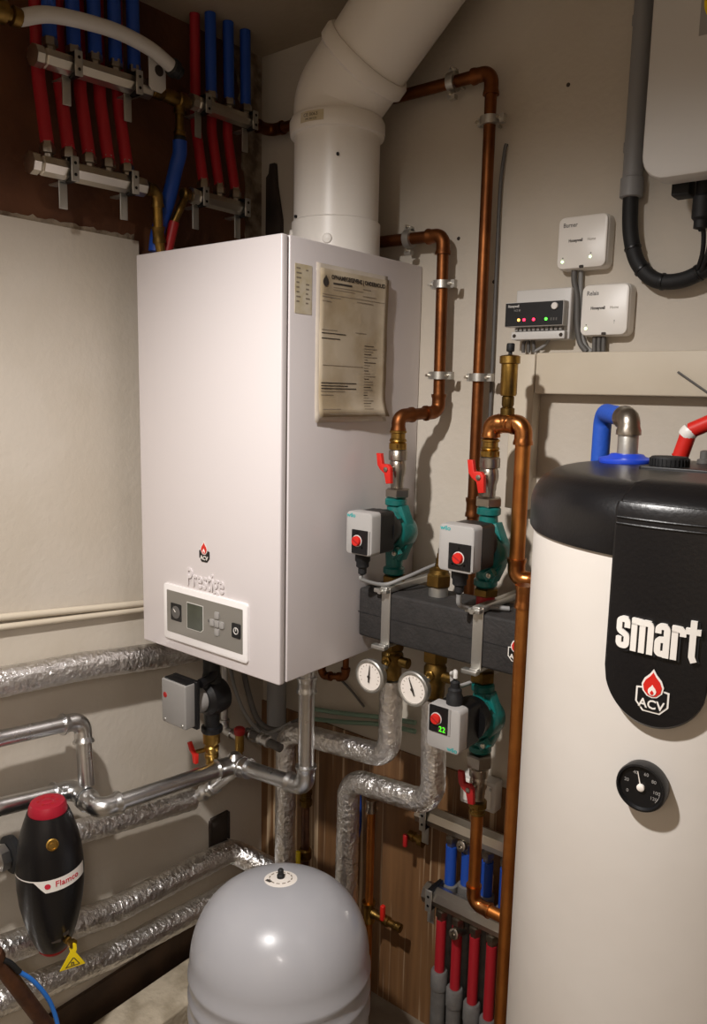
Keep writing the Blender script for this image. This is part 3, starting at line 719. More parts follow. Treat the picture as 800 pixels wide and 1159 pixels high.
# boiler pump with grey box
bx, by = .213, -.395
bp = thing('boiler_pump', 'black pump with plain grey box hanging under the left of the boiler', 'pump', (bx, by, .89))
b = MB(); b.lathe((bx, by, .865), (0, 0, 1), [(.026, 0), (.028, .004), (.028, .014), (.020, .018), (.021, .05), (.030, .07), (.032, .12), (.022, .16), (.021, .24)], 20)
b.lathe((bx + .004, by, .962), (0, 1, 0), [(.030, .034), (.044, .026), (.047, 0), (.044, -.024), (.032, -.034)], 24)
b.build('pump_body', 'black', bp)
MB().lathe((bx - .006, by - .032, .962), (0, -1, 0), [(.034, 0), (.034, .022), (.030, .036)], 24).build('motor', 'grey', bp)
MB().box(bx - .058, bx + .036, by - .080, by - .068, .905, 1.030, .003).build('back_plate', 'black', bp)
MB().tube([(bx + .02, by - .055, 1.015), (bx + .02, by - .02, 1.02), (bx + .01, by, 1.03)], .012, 12).build('bracket', 'black', bp)
hb = MB(); hb.box(bx - .063, bx + .030, by - .110, by - .078, .912, 1.026, .004); hb = hb.build('control_box', 'mgrey', bp)
MB().box(bx - .058, bx + .028, by - .106, by - .070, 1.0255, 1.029, .002).build('box_lid', 'black', hb)
MB().lathe((bx - .048, by - .1098, .985), (0, -1, 0), [(.0075, 0), (.0065, .0012), (.0002, .0012)], 18).build('red_mark', 'dred', hb)
for dx in (-.050, .018): MB().lathe((bx + dx, by - .1098, .921), (0, -1, 0), [(.004, 0), (.003, .002), (.0002, .002)], 10).build('screw', 'zinc', hb)
def side_valve(x, y, z0, z1, label):
    t = thing('ball_valve', label, 'valve', (x, y, z0)); h = z1 - z0; r = .0195
    MB().lathe((x, y, z0), (0, 0, 1), [(r * .8, 0), (r * .8, h * .2), (r * .95, h * .22), (r * .95, h * .32), (r * .85, h * .34), (r, h * .45), (r, h * .55), (r * .8, h * .6), (r * .8, h * .66), (r * 1.15, h * .68), (r * 1.15, h)], 20).build('body', 'brass', t)
    MB().cyl((x - .01, y - r * .6, z0 + h * .45), (x - .018, y - r * 2, z0 + h * .45), .006, seg=12).build('stem', 'brass', t)
    MB().prism(shape([(-.036, .030), (-.026, .034), (-.012, .010), (.004, .006), (.008, -.004), (.006, -.034), (-.008, -.034), (-.012, -.006), (-.026, .006)], .78), (x - .016, y - r * 2 - .006, z0 + h * .42), *FRONT, .010, bev=.002).build('handle', 'red', t)
side_valve(bx - .002, by, .775, .864, 'brass ball valve with bright red handle under the black boiler pump')
# thin steel drop pipe and safety valve
s0, s1 = at(253, 760, 'Y', -.25), at(254, 826, 'Y', -.25)
run('steel_pipe', 'thin steel pipe from the boiler underside bending to the red-capped valve', 'pipe', [(s1.x, -.25, 1.105), s1, (s1.x + .062, -.25, s1.z - .006)], .010, 'chrome', 'chrome', rad=.022, rim=.002, ext=.012)
sv = at(271, 838, 'Y', -.25)
t = thing('safety_valve', 'small brass valve with dark red cap under the boiler', 'valve', (sv.x, -.25, sv.z - .04))
MB().lathe((sv.x, -.25, sv.z - .045), (0, 0, 1), [(.009, 0), (.009, .012), (.0125, .014), (.0125, .062), (.010, .064)], 16).build('body', 'brass', t)
MB().lathe((sv.x, -.25, sv.z + .018), (0, 0, 1), [(.014, 0), (.016, .004), (.016, .016), (.012, .020)], 12).build('cap', 'dred', t)
hx_ = at(300, 838, 'Y', -.22)
t = thing('pipe_coupling', 'steel coupling on the dark pipe behind the red-capped valve', 'pipe fitting', hx_)
MB().cyl(hx_ + V((-.075, 0, .004)), hx_ + V((.06, 0, -.004)), .012, seg=16).build('tube', 'cabled', t)
MB().lathe(hx_ + V((-.022, 0, 0)), (1, 0, 0), [(.013, 0), (.0165, .002), (.0165, .012), (.014, .014), (.014, .026), (.0165, .028), (.0165, .038), (.013, .040)], 20).build('sleeve', 'chrome', t)
MB().lathe(hx_ + V((-.066, 0, 0)), (1, 0, 0), [(.013, 0), (.015, .002), (.015, .012), (.013, .014)], 20).build('sleeve', 'chrome', t)
# waste pipe, hoses, copper loop, cables
w0, w1 = at(313, 780, 'Y', -.085), at(312, 828, 'Y', -.085)
tag(MB().tube(fillet([(w0.x, -.085, 1.105), (w0.x, -.085, w1.z - .02), (w0.x - .09, -.085, w1.z - .03)], .05), .029, 20).build('waste_pipe', 'pvc'), 'dark grey plastic waste pipe bending left under the boiler', 'pipe')
def cable(pts, r, m, label, cat='cable', name='cable', group=None):
    return tag(MB().tube(spline(pts, 10), r, 10).build(name, m), label, cat, group)
cable([at(259, 745, 'Y', -.2), at(266, 780, 'Y', -.2), at(280, 812, 'Y', -.18), at(300, 830, 'Y', -.16), at(330, 818, 'Y', -.12)], .0055, 'cable', 'left grey hose hanging in an arc under the boiler', 'hose', 'hose')
cable([at(274, 748, 'Y', -.17), at(280, 780, 'Y', -.17), at(292, 815, 'Y', -.16), at(312, 826, 'Y', -.13), at(340, 815, 'Y', -.10)], .0085, 'cabled', 'right, thicker dark hose hanging in an arc under the boiler', 'hose', 'hose')
cable([at(340, 800, 'Y', -.02), at(385, 807, 'Y', -.02), at(432, 812, 'Y', -.02), at(470, 818, 'Y', -.02)], .0065, 'cablegr', 'upper green cable along the wall behind the foil-wrapped pipes')
cable([at(340, 812, 'Y', -.02), at(385, 817, 'Y', -.02), at(432, 820, 'Y', -.02), at(470, 828, 'Y', -.02)], .0065, 'cablegr', 'lower green cable along the wall behind the foil-wrapped pipes')
cable([at(378, 762, 'Y', -.015), at(396, 780, 'Y', -.012), at(412, 800, 'Y', -.012)], .0035, 'cabled', 'short dark cable on the wall behind the left thermometer')
lp = at(364, 764, 'Y', -.10); lq = at(391, 765, 'Y', -.10)
run('copper_pipe', 'small copper loop under the right side of the boiler', 'pipe', [(lp.x, -.10, 1.105), (lp.x, -.10, lp.z - .002), (lq.x, -.10, lq.z - .004), (lq.x, -.10, 1.105)], .0085, 'copperd', 'copperd', rad=.022, ext=.008)
# dark open back box in the left wall
hb0, hb1 = at(236, 922, 'X', 0), at(258, 955, 'X', 0)
t = thing('back_box', 'dark open back box set in the left wall above the lowest bend', 'electrical box', (0, (hb0.y + hb1.y) / 2, .41))
yc, zc = (hb0.y + hb1.y) / 2, (hb0.z + hb1.z) / 2; w2, h2 = .034, .045
MB().box(.0, .002, yc - w2, yc + w2, zc - h2, zc + h2).build('back', 'voidm', t)
for (ya, yb, za_, zb_) in ((yc - w2, yc + w2, zc + h2, zc + h2 + .006), (yc - w2, yc + w2, zc - h2 - .006, zc - h2), (yc - w2 - .006, yc - w2, zc - h2, zc + h2), (yc + w2, yc + w2 + .006, zc - h2, zc + h2)):
    MB().box(0, .009, ya, yb, za_, zb_, .002).build('rim', 'slate', t)
# cock with a yellow handle behind the vessel
g = at(346, 905, 'Y', -.06); g2 = at(345, 968, 'Y', -.06)
t = thing('gas_cock', 'brass cock with yellow handle on the dark pipe behind the vessel', 'valve', (g.x, -.06, 0))
MB().cyl((g.x, -.06, 0), (g.x, -.06, g.z + .12), .012, seg=14).build('tube', 'rust', t)
MB().lathe((g.x, -.06, g.z - .02), (0, 0, 1), [(.014, 0), (.019, .003), (.019, .02), (.016, .022), (.016, .034), (.019, .036), (.019, .05), (.014, .053)], 8).build('nut', 'brassd', t)
MB().lathe((g.x, -.06, g2.z - .012), (0, 0, 1), [(.015, 0), (.020, .006), (.020, .03), (.015, .036)], 14).build('body', 'brassd', t)
MB().box(g.x - .007, g.x + .007, -.095, -.086, g2.z - .035, g2.z + .028, .003).build('handle', 'yellow', t)
MB().cyl((g.x, -.09, g2.z + .004), (g.x, -.06, g2.z + .004), .006, seg=10).build('stem', 'brassd', t)

# ================================================================== UPPER FLOOR-HEATING MANIFOLDS
def manifold(p0, p1, outs, up, label, ax, out, br, r=.022, name='manifold', cap_m='nickel'):
    """bar from p0 to p1, outs: distances for the fittings, brackets at br"""
    p0, p1 = V(p0), V(p1); d = (p1 - p0).normalized(); L = (p1 - p0).length; o_ = V(out)
    t = thing(name, label, 'manifold', p0)
    b = MB(); prof = [(r * .7, 0), (r * .92, .003), (r, .006), (r, L - .006), (r * .92, L - .003), (r * .7, L)]
    b.lathe(p0, d, prof, 8); b.build('bar', 'steel', t, sharp=20)
    MB().lathe(p0 - d * .0225, d, [(r * .6, 0), (r * 1.05, .003), (r * 1.05, .019), (r * .8, .022)], 8).build('end_plug', 'steel', t)
    z = V((0, 0, 1 if up else -1))
    for s in outs:
        c = p0 + d * s + z * (r - .004)
        MB().lathe(c, z, [(.011, 0), (.011, .006), (.0165, .008), (.0165, .022), (.013, .026), (.013, .034)], 6).build('fitting', cap_m, t)
    for s in br:
        c = p0 + d * s
        bb = MB(); R = r + .004
        bb.box(-.006, .006, -R, R, -R, R, .002)
        x = d; y = o_; bb.xf(lambda q: c + x * q.x + y * q.y + V((0, 0, 1)) * q.z); cl = bb.build('bracket', 'black', t)
        bf = MB(); bf.box(-.009, .009, R - .001, R + .003, -R, R, .001); bf.xf(lambda q: c + x * q.x + y * q.y + V((0, 0, 1)) * q.z); bf.build('clip_plate', 'zinc', cl)
        for dz in (-.012, .012):
            MB().cyl(c + o_ * (R + .002) + V((0, 0, dz)), c + o_ * (R + .0042) + V((0, 0, dz)), .0035, seg=10).build('hole', 'black', cl)
        ft = MB()
        ft.box(-.010, .010, -.002, .002, -R - .055, -R + .004, .001); ft.box(-.010, .010, -.04, .002, -R - .003, -R + .001, .001)
        ft.xf(lambda q: c + x * (q.x - .012) + y * (q.y - .004) + V((0, 0, 1)) * q.z); ft.build('foot', 'zinc', cl)
    return p0, d
def yA(u, v, x=.075): return at(u, v, 'X', x).y
XM = .075
A0, A1 = V((XM, yA(47, 68), 2.420)), V((XM, yA(170, 102), 2.434))
blue_y = [yA(57, 62), yA(84, 70), yA(108, 78), yA(131, 85), yA(152, 92)]
manifold(A0, A1, [y - A0.y for y in blue_y], True, 'upper steel bar of the large five-way manifold on the brown board', 'y', (1, 0, 0), [.070, .225])
B0, B1 = V((XM, yA(43, 185), 2.205)), V((XM, yA(164, 212), 2.212))
red_y = [yA(54, 180), yA(78, 186), yA(101, 191), yA(123, 197), yA(144, 203)]
manifold(B0, B1, [y - B0.y for y in red_y], True, 'lower steel bar of the large five-way manifold on the brown board', 'y', (1, 0, 0), [.070, .225])
order = ['leftmost', 'second from left', 'middle', 'second from right', 'rightmost']
for y, w in zip(blue_y, order):
    tag(MB().tube([(XM, y, 2.464), (XM - .002, y, 2.668)], .0150, 16).build('heating_hose', 'bluehose'), w + ' of the five blue hoses rising from the large upper manifold bar', 'hose', 'blue hoses of the large upper manifold')
for y, w in zip(red_y, order):
    yy = y - .016
    tag(MB().tube(fillet([(XM, y, 2.252), (.036, y + .008, 2.392), (.034, y + .009, 2.45), (.034, y + .009, 2.668)], .12), .0140, 16).build('heating_hose', 'redhose'), w + ' of the five red hoses rising from the large lower manifold bar', 'hose', 'red hoses of the large upper manifold')
C0, C1 = V((XM, yA(222, 119), 2.444)), V((XM, -.112, 2.448))
b3 = [yA(239, 108), yA(259, 113), yA(278, 119)]
manifold(C0, C1, [y - C0.y for y in b3], True, 'upper bar of the small three-way manifold near the corner', 'y', (1, 0, 0), [.02, .180], r=.019)
D0, D1 = V((XM, yA(222, 222), 2.222)), V((XM, yA(278, 238), 2.222))
r3 = [yA(230, 212), yA(248, 217), yA(266, 223)]
manifold(D0, D1, [y - D0.y for y in r3], True, 'lower bar of the small three-way manifold near the corner', 'y', (1, 0, 0), [.012, .155], r=.019)
for y, w in zip(b3, ('left', 'middle', 'right')):
    tag(MB().tube([(XM, y, 2.483), (XM - .002, y, 2.668)], .0140, 16).build('heating_hose', 'bluehose'), w + ' of the three blue hoses above the small manifold by the corner', 'hose', 'blue hoses of the small upper manifold')
for y, w in zip(r3, ('left', 'middle', 'right')):
    tag(MB().tube(fillet([(XM, y, 2.266), (.040, y + .006, 2.405), (.038, y + .008, 2.47), (.038, y + .008, 2.668)], .12), .0130, 16).build('heating_hose', 'redhose'), w + ' of the three red hoses above the small lower manifold bar', 'hose', 'red hoses of the small upper manifold')
# white arched hose with its brass end and black coupling
h0, h1, h2, h3 = at(-10, 20, 'X', .14), at(60, 17, 'X', .145), at(125, 33, 'X', .15), at(195, 76, 'X', .14)
t = thing('filling_hose', 'white hose arching across the front of the blue hoses at top left', 'hose', h0)
MB().tube(spline([at(20, 20.5, 'X', .14), h1, h2, at(168, 54, 'X', .146), h3], 12), .0155, 18).build('hose', 'lgrey', t)
e = at(20, 20.5, 'X', .14)
MB().lathe(e + V((0, .004, 0)), (0, -1, .03), [(.018, 0), (.019, .004), (.019, .016), (.013, .019), (.013, .026), (.022, .030), (.022, .050), (.016, .054), (.016, .12)], 12).build('end_fitting', 'brassd', t)
MB().tube(fillet([e + V((0, -.10, .003)), e + V((0, -.14, .004)), V((-.018, e.y - .14, e.z))], .025), .0155, 14).build('wall_elbow', 'brassd', t)
MB().lathe(h3 - (h3 - at(180, 63, 'X', .143)).normalized() * .006, (h3 - at(180, 63, 'X', .143)), [(.0175, 0), (.0205, .003), (.0205, .016), (.015, .020), (.015, .03)], 20).build('coupling', 'rubber', t)
tg = at(179, 82, 'X', .11)
t = thing('hanging_plate', 'pale drilled plate hanging beside the end of the white hose', 'bracket', tg)
b = MB(); b.prism([(-.024, .040), (.012, .040), (.022, .02), (.022, -.030), (.010, -.042), (-.016, -.042), (-.024, -.034)], tg, *SIDE, .004, bev=.001); b.build('plate', 'lgrey', t)
MB().lathe(tg + V((.0004, .002, .004)), (1, 0, 0), [(.012, 0), (.012, .001), (.0002, .001)], 20).build('hole', 'slate', t)
MB().box(.0, tg.x - .004, tg.y - .006, tg.y + .006, tg.z - .036, tg.z - .028).build('arm', 'zinc', t)
# brass tee between the two manifolds and the blue feed hose below it
tz = 2.436; ty = yA(203, 113)
t = thing('pipe_tee', 'dull brass tee between the large and small upper manifolds', 'pipe fitting', (XM, ty, tz))
MB().lathe((XM, A1.y + .003, tz), (0, 1, .0), [(.013, 0), (.016, .003), (.016, .03), (.013, .034), (.017, .05), (.017, .075), (.020, .078), (.020, .098), (.014, C0.y - A1.y - .027)], 16).build('run', 'brassd', t)
MB().lathe((XM, ty, tz - .008), (0, 0, -1), [(.014, 0), (.014, .022), (.011, .025), (.011, .062), (.015, .064), (.015, .072), (.012, .075)], 16).build('branch', 'brassd', t)
MB().cyl((XM, ty, tz - .084), (XM, ty, tz - .093), .014).build('ring', 'rubber', t)
z1 = tz - .093
tag(MB().tube(spline([(XM, ty, z1), (XM - .002, ty, z1 - .03), at(199, 190, 'X', .062), at(190, 228, 'X', .052), at(179, 262, 'X', .040), at(176, 285, 'X', .036)], 8), .0175, 16).build('feed_hose', 'bluehose'), 'thick blue hose curving down from the brass tee behind the boiler', 'hose')
q0 = at(167, 214, 'X', XM)
run('copper_pipe', 'mottled brass pipe bending down from the lower large manifold bar to the notch', 'pipe', [(XM, B1.y + .002, B1.z), (XM, B1.y + .034, B1.z), (.058, B1.y + .050, 2.115), (.050, B1.y + .068, 2.04)], .0120, 'brass', 'brassd', rad=.022)
dv = D0 + V((0, -.03, .0))
t = thing('drain_valve', 'small brass valve with dark red hose at left end of small lower manifold bar', 'valve', dv)
MB().lathe(D0 + V((0, -.023, 0)), (0, -1, 0), [(.012, 0), (.015, .003), (.015, .018), (.011, .022)], 12).build('body', 'brassd', t)
MB().tube(fillet([D0 + V((0, -.034, -.006)), D0 + V((0, -.052, -.04)), D0 + V((-.01, -.062, -.07))], .02), .009, 12).build('neck', 'brassd', t)
MB().tube([D0 + V((-.01, -.062, -.07)), D0 + V((-.022, -.074, -.14)), D0 + V((-.03, -.078, -.19))], .0125, 12).build('hose', 'dred', t)

# ================================================================== LOWER MANIFOLD ON THE VENEER
YL = -.075
YK = -.125
L0, L1 = at(482, 921, 'Y', YL), at(580, 961, 'Y', YL)
bl = [at(u, v, 'Y', YL).x for u, v in ((512, 935), (530, 942), (553, 952), (574, 960))]
manifold(L0, V((L1.x + .10, YL, L0.z + .002)), [x - L0.x for x in bl], False, 'upper steel bar of the lower manifold behind the copper drop', 'x', (0, -1, 0), [.010], r=.026)
K0, K1 = at(490, 1012, 'Y', YK), at(580, 1055, 'Y', YK)
rl = [at(u, v, 'Y', YK).x for u, v in ((500, 1030), (518, 1040), (538, 1050), (557, 1060))]
manifold(K0, V((K1.x + .10, YK, K0.z + .003)), [x - K0.x for x in rl], False, 'lower steel bar of the lower manifold with red hoses', 'x', (0, -1, 0), [.006], r=.025)
o4 = ('leftmost', 'second from left', 'third from left', 'rightmost')
for x, w in zip(bl, o4):
    t = thing('heating_hose', w + ' of the four blue hoses below the lower manifold, in grey sleeve', 'hose', (x, YL, 0), 'blue hoses of the lower manifold')
    zt = L0.z - .056
    MB().cyl((x, YL, .40), (x, YL, zt), .0145, seg=18).build('hose', 'bluehose', t)
    zs = L0.z - .148 + .012 * math.sin(x * 40)
    MB().lathe((x, YL, 0), (0, 0, 1), [(.0190, 0), (.0190, zs - .042), (.0210, zs - .040), (.0210, zs - .002), (.0175, zs)], 20).build('sleeve', 'sleeve', t)
for i, (x, w) in enumerate(zip(rl, o4)):
    t = thing('heating_hose', w + ' of the four red hoses below the lower manifold, in grey sleeve', 'hose', (x, YK, 0), 'red hoses of the lower manifold')
    zt = K0.z - .055; zs = (.300, .275, .262, .245)[i]
    MB().cyl((x, YK, zs - .04), (x, YK, zt), .0130, seg=18).build('hose', 'redhose', t)
    MB().lathe((x, YK, 0), (0, 0, 1), [(.0195, 0), (.0195, zs - .05), (.0215, zs - .048), (.0215, zs - .004), (.019, zs)], 20).build('sleeve', 'sleeve', t)
    MB().lathe((x, YK, .10), (0, 0, 1), [(.0200, 0), (.0235, .002), (.0235, .011), (.0200, .013)], 20).build('tie', 'rubber', t)
for u, v, y, lab in ((525, 957, YL - .01, 'small nickel drain nipple between the blue hoses'), (517, 1056, YK - .015, 'small nickel drain nipple between the red hoses')):
    c = at(u, v, 'Y', y); t = thing('drain_nipple', lab, 'pipe fitting', c)
    MB().lathe(c, (-.15, -1, .25), [(.010, -.03), (.010, 0), (.0135, .002), (.0135, .014), (.010, .016), (.0055, .016), (.0055, .006), (.0002, .006)], 18).build('nozzle', 'nickel', t)
    MB().cyl(c + V((0, .022, -.004)), c + V((0, .022, .035)), .008, seg=14).build('neck', 'nickel', t)
# white switch box behind the lowest valve
j0, j1 = at(521, 872, 'Y', -.045), at(559, 926, 'Y', -.045)
t = thing('junction_box', 'pale grey wall box behind the lowest red-handled valve', 'electrical box', ((j0.x + j1.x) / 2, -.03, j1.z))
MB().box(j0.x, j1.x, -.045, -.006, j1.z + .008, j0.z - .004, .006).build('case', 'lgrey', t)
MB().box(j0.x + .010, j1.x - .010, -.049, -.044, j1.z + .018, j0.z - .014, .003).build('cover', 'whitep', t)
MB().lathe((j1.x - .012, -.049, j0.z - .02), (0, -1, 0), [(.004, 0), (.003, .002), (.0002, .002)], 10).build('screw', 'zinc', t)
# copper drop below the lowest valve
ca, cb = at(540, 922, 'Y', YA), at(541, 1012, 'Y', YA)
run('copper_pipe', 'copper pipe dropping from the lowest valve and turning right at the manifold', 'pipe', [(.874, YA, ca.z + .001), (.874, YA, at(541, 1024, 'Y', YA).z), (xr + .04, YA, at(541, 1024, 'Y', YA).z - .004)], .0140, 'copper', 'copperf', rad=.028)
# copper drain with its small red cock
dx = at(419, 960, 'Y', -.075).x
zt, zb_ = at(418, 908, 'Y', -.075).z, at(418, 1032, 'Y', -.075).z
t = thing('copper_pipe', 'thin orange copper drain pipe left of the drip-marked veneer', 'pipe', (dx, -.075, 0))
MB().cyl((dx, -.075, 0), (dx, -.075, zt), .0115, seg=18).build('tube', 'copper', t)
rimmed([(dx, -.075, zt - .025), (dx, -.075, zt + .012)], .0135, .002, 'nickel', 'coupling', t)
rimmed([(dx, -.075, zb_ - .028), (dx, -.075, zb_ + .030)], .0155, .003, 'brass', 'tee', t)
t = thing('drain_cock', 'small brass drain cock with red lever beside the vessel', 'valve', (dx + .02, -.075, zb_))
MB().lathe((dx + .014, -.075, zb_), (1, 0, 0), [(.014, 0), (.012, .010), (.010, .014), (.010, .036), (.014, .038), (.014, .056), (.010, .058), (.010, .078), (.012, .080), (.012, .096), (.008, .098)], 14).build('body', 'brassd', t)
MB().box(dx + .052, dx + .064, -.095, -.082, zb_ + .008, zb_ + .052, .003).build('lever', 'red', t)
MB().cyl((dx + .058, -.088, zb_ + .014), (dx + .058, -.075, zb_ + .006), .005, seg=10).build('stem', 'brassd', t)
tag(MB().tube(spline([at(404, 885, 'Y', -.04), at(406, 910, 'Y', -.04), at(405, 940, 'Y', -.04), at(397, 965, 'Y', -.04), at(393, 1010, 'Y', -.04)], 6), .009, 12).build('feed_hose', 'bluehose'), 'blue hose behind the thin copper drain pipe', 'hose')
rv = at(462, 944, 'Y', -.06)
t = thing('drain_valve', 'old brass valve with dark red handle left of lower manifold', 'valve', rv)
MB().lathe(rv + V((.0, .0, .0)), (1, 0, -.06), [(.010, 0), (.014, .003), (.014, .02), (.011, .022), (.011, .034), (.016, .036), (.016, .050)], 12).build('body', 'brassd', t)
MB().box(rv.x - .002, rv.x + .010, -.085, -.074, rv.z - .026, rv.z + .010, .004).build('handle', 'dred', t)

# ================================================================== EXPANSION VESSEL
vx, vy, vr = .625, -.562, .200
ve = thing('expansion_vessel', 'round grey lacquered expansion vessel standing on the floor', 'vessel', (vx, vy, 0))
prof = [(.12, .045), (.17, .055), (.192, .075), (vr, .10)]
for z in (.375, .417, .462):
    prof += [(vr, z - .012), (vr + .0035, z - .004), (vr + .0035, z + .004), (vr, z + .012)]
for k in range(1, 17):
    a = PI / 2 * k / 16; prof.append((vr * max(.001, math.cos(a)) ** .80, .482 + .175 * math.sin(a) ** .95))
MB().lathe((vx, vy, 0), (0, 0, 1), prof, 72).build('shell', 'vessel', ve)
for k in range(3):
    a = .5 + 2 * PI * k / 3; p = V((vx + .15 * math.cos(a), vy + .15 * math.sin(a), 0))
    MB().prism([(-.03, 0), (.03, 0), (.025, .075), (-.025, .075)], p, (-math.sin(a), math.cos(a), 0), (0, 0, 1), .006).build('leg', 'vessel', ve)
zt = .657
b = MB(); b.lathe((vx, vy, zt - .0065), (0, 0, 1), [(.038, .0030), (.0375, .0050), (.030, .0064), (.018, .0078), (.002, .0086)], 40); lb = b.build('top_label', 'dialw', ve)
for k in range(12):
    a = k * PI / 6; b = MB()
    b.box(-.004, .004, -.0012, .0012, 0, .0006); b.xf(lambda q: V((vx + .025 * math.cos(a) - q.x * math.sin(a), vy + .025 * math.sin(a) + q.x * math.cos(a), zt + .0007 + q.y * .0 + q.z)) + V((math.cos(a), math.sin(a), 0)) * q.y)
    b.build('print_mark', 'inkl', lb)
b = MB(); b.box(-.007, .007, -.003, .003, 0, .0006); b.xf(lambda q: V((vx - .012 + q.x, vy - .026 + q.y * 1.2, zt + .0005 + q.z))); b.build('print_mark', 'ink', lb)
MB().lathe((vx, vy, zt), (0, 0, 1), [(.0085, 0), (.0085, .008), (.0065, .010), (.0065, .019), (.004, .022)], 16).build('valve_cap', 'rubber', ve)

vd = V((CAM.x - vx, CAM.y - vy, 0)).normalized()
ve.rotation_mode = 'QUATERNION'; ve.rotation_quaternion = Matrix.Rotation(math.radians(-6), 3, V((-vd.y, vd.x, 0))).to_quaternion(); ve.location.z += .014
# ================================================================== DIRT SEPARATOR
sx_, sy_ = .170, -.831
ds = thing('dirt_separator', 'black barrel-shaped dirt separator with red ends and yellow tag', 'separator', (sx_, sy_, .47))
DSZ = .011
SP = [(.476, .0340), (.486, .0405), (.505, .0475), (.53, .0555), (.56, .0632), (.60, .0705), (.64, .0745), (.67, .0752), (.70, .0740), (.73, .0708), (.76, .0655), (.785, .0590), (.805, .0525), (.823, .0460)]
def srad(z):
    for (a, ra), (c, rc) in zip(SP, SP[1:]):
        if a <= z <= c: return ra + (rc - ra) * (z - a) / (c - a)
    return SP[-1][1]
MB().lathe((sx_, sy_, 0), (0, 0, 1), [(r, z) for z, r in SP], 48).build('insulation_shell', 'dgrey' if False else 'cap', ds)
MB().lathe((sx_, sy_, .8215), (0, 0, 1), [(.0435, 0), (.0435, .004), (.0415, .016), (.0375, .024), (.028, .027), (.014, .0255), (.010, .028), (.0002, .028)], 40).build('red_cap', 'capred', ds)
for k in range(6):
    a = k * PI / 3; MB().lathe((sx_ + .021 * math.cos(a), sy_ + .021 * math.sin(a), .8468), (0, 0, 1), [(.0035, 0), (.003, .002), (.0002, .002)], 10).build('cap_rivet', 'dred', ds)
MB().lathe((sx_, sy_, .4765), (0, 0, -1), [(.033, 0), (.033, .006), (.028, .012), (.0002, .012)], 32).build('red_base', 'dred', ds)
tocam = V((CAM.x - sx_, CAM.y - sy_, 0)).normalized(); rgt = V((-tocam.y, tocam.x, 0))
def sfn(al, z, off): 
    r = srad(z) + off
    return V((sx_, sy_, 0)) + (tocam * math.cos(al) + rgt * math.sin(al)) * r + V((0, 0, z))
n = 40; top, bot = [], []
for i in range(n + 1):
    f = i / n; al = math.radians(-88 + 158 * f)
    zt_ = .687 + .010 * f; th = .003 if f < .38 else (.003 + (.030 - .003) * min(1, (f - .38) / .12))
    top.append((al, zt_)); bot.append((al, zt_ - th))
b = MB(); b.grid([[sfn(a, z, .0012) for a, z in bot], [sfn(a, z, .0012) for a, z in top]], closed=False, cap=False); b.build('white_band', 'whitep', ds)
text('Flamco', .019, 'lettering', 'redtxt', ds, lambda x, y, z: sfn(.50 + x / .075, .6805 + y + x * .02, .0014 + z), .0004, 1.05, .0002)
b = MB(); vs = [b.bm.verts.new(sfn(-.09 + .0065 * math.cos(k * PI / 8) / .075, .678 + .0065 * math.sin(k * PI / 8), .0018)) for k in range(16)]; b.bm.faces.new(vs); b.build('emblem', 'redtxt', ds)
p = sfn(.10, .770, -.004); nrm = (p - V((sx_, sy_, .75))).normalized()
pg = MB().lathe(p, nrm, [(.0125, 0), (.0135, .003), (.0135, .007), (.0105, .008), (.0095, .005), (.004, .005), (.004, .009), (.0002, .009)], 20).build('vent_plug', 'brass', ds)
MB().prism(rrect(.020, .007, .001), sfn(.12, .520, .0006), rgt, (0, 0, 1), .004).build('slot', 'voidm', ds)
MB().prism(rrect(.014, .012, .001), sfn(.52, .535, .0006), rgt * math.cos(.5) - tocam * math.sin(.5), (0, 0, 1), .004).build('slot', 'voidm', ds)
dp = sfn(.62, .512, -.006)
MB().lathe(dp, (tocam * .8 + rgt * .5), [(.009, 0), (.009, .014), (.006, .016), (.006, .024), (.010, .026), (.010, .034)], 14).build('drain_tap', 'brass', ds)
yt = dp + tocam * .030 + rgt * .016 + V((0, 0, -.010))
b = MB(); tri = [(-.030, -.052), (.026, -.046), (.006, -.012), (.009, -.004), (.008, .008), (.002, .014), (-.006, .010), (-.008, 0), (-.006, -.008)]
yg = b.prism(tri, yt, rgt, (0, 0, 1), .003, bev=.0005).build('warning_tag', 'yellow', ds)
def tl(poly, nm): MB().prism(poly, yt + tocam * .0006, rgt, (0, 0, 1), .0006).build(nm, 'ink', yg)
tl([(-.018, -.0465), (.013, -.043), (.013, -.0415), (-.018, -.045)], 'triangle_line'); tl([(-.018, -.0465), (-.016, -.0465), (.0015, -.024), (-.0005, -.023)], 'triangle_line'); tl([(.013, -.043), (.0145, -.042), (.002, -.023), (.0005, -.024)], 'triangle_line')
text('n', .016, 'symbol', 'ink', yg, (lambda o: lambda x, y, z: o + rgt * x + V((0, 0, y)) + tocam * (z + .0002))(yt + V((0, 0, -.037)) + rgt * -.0015), .0006, 1., .0004)
ds.scale = (.96, .96, .945); ds.location.z += DSZ
# union on its left side
up = V((.085, sy_ - .085, .700))
t = thing('pipe_union', 'chrome union with black collar at left side of the black separator', 'pipe fitting', up)
MB().lathe(up + V((.0, .055, -.004)), (0, -1, .0), [(.030, 0), (.041, .006), (.043, .020), (.034, .026)], 24).build('collar', 'rubber', t)
MB().lathe(up + V((.0, .029, -.002)), (0, -1, .0), [(.024, 0), (.030, .003), (.030, .022), (.024, .026), (.021, .03), (.021, 1.9)], 8).build('nut', 'chrome', t)

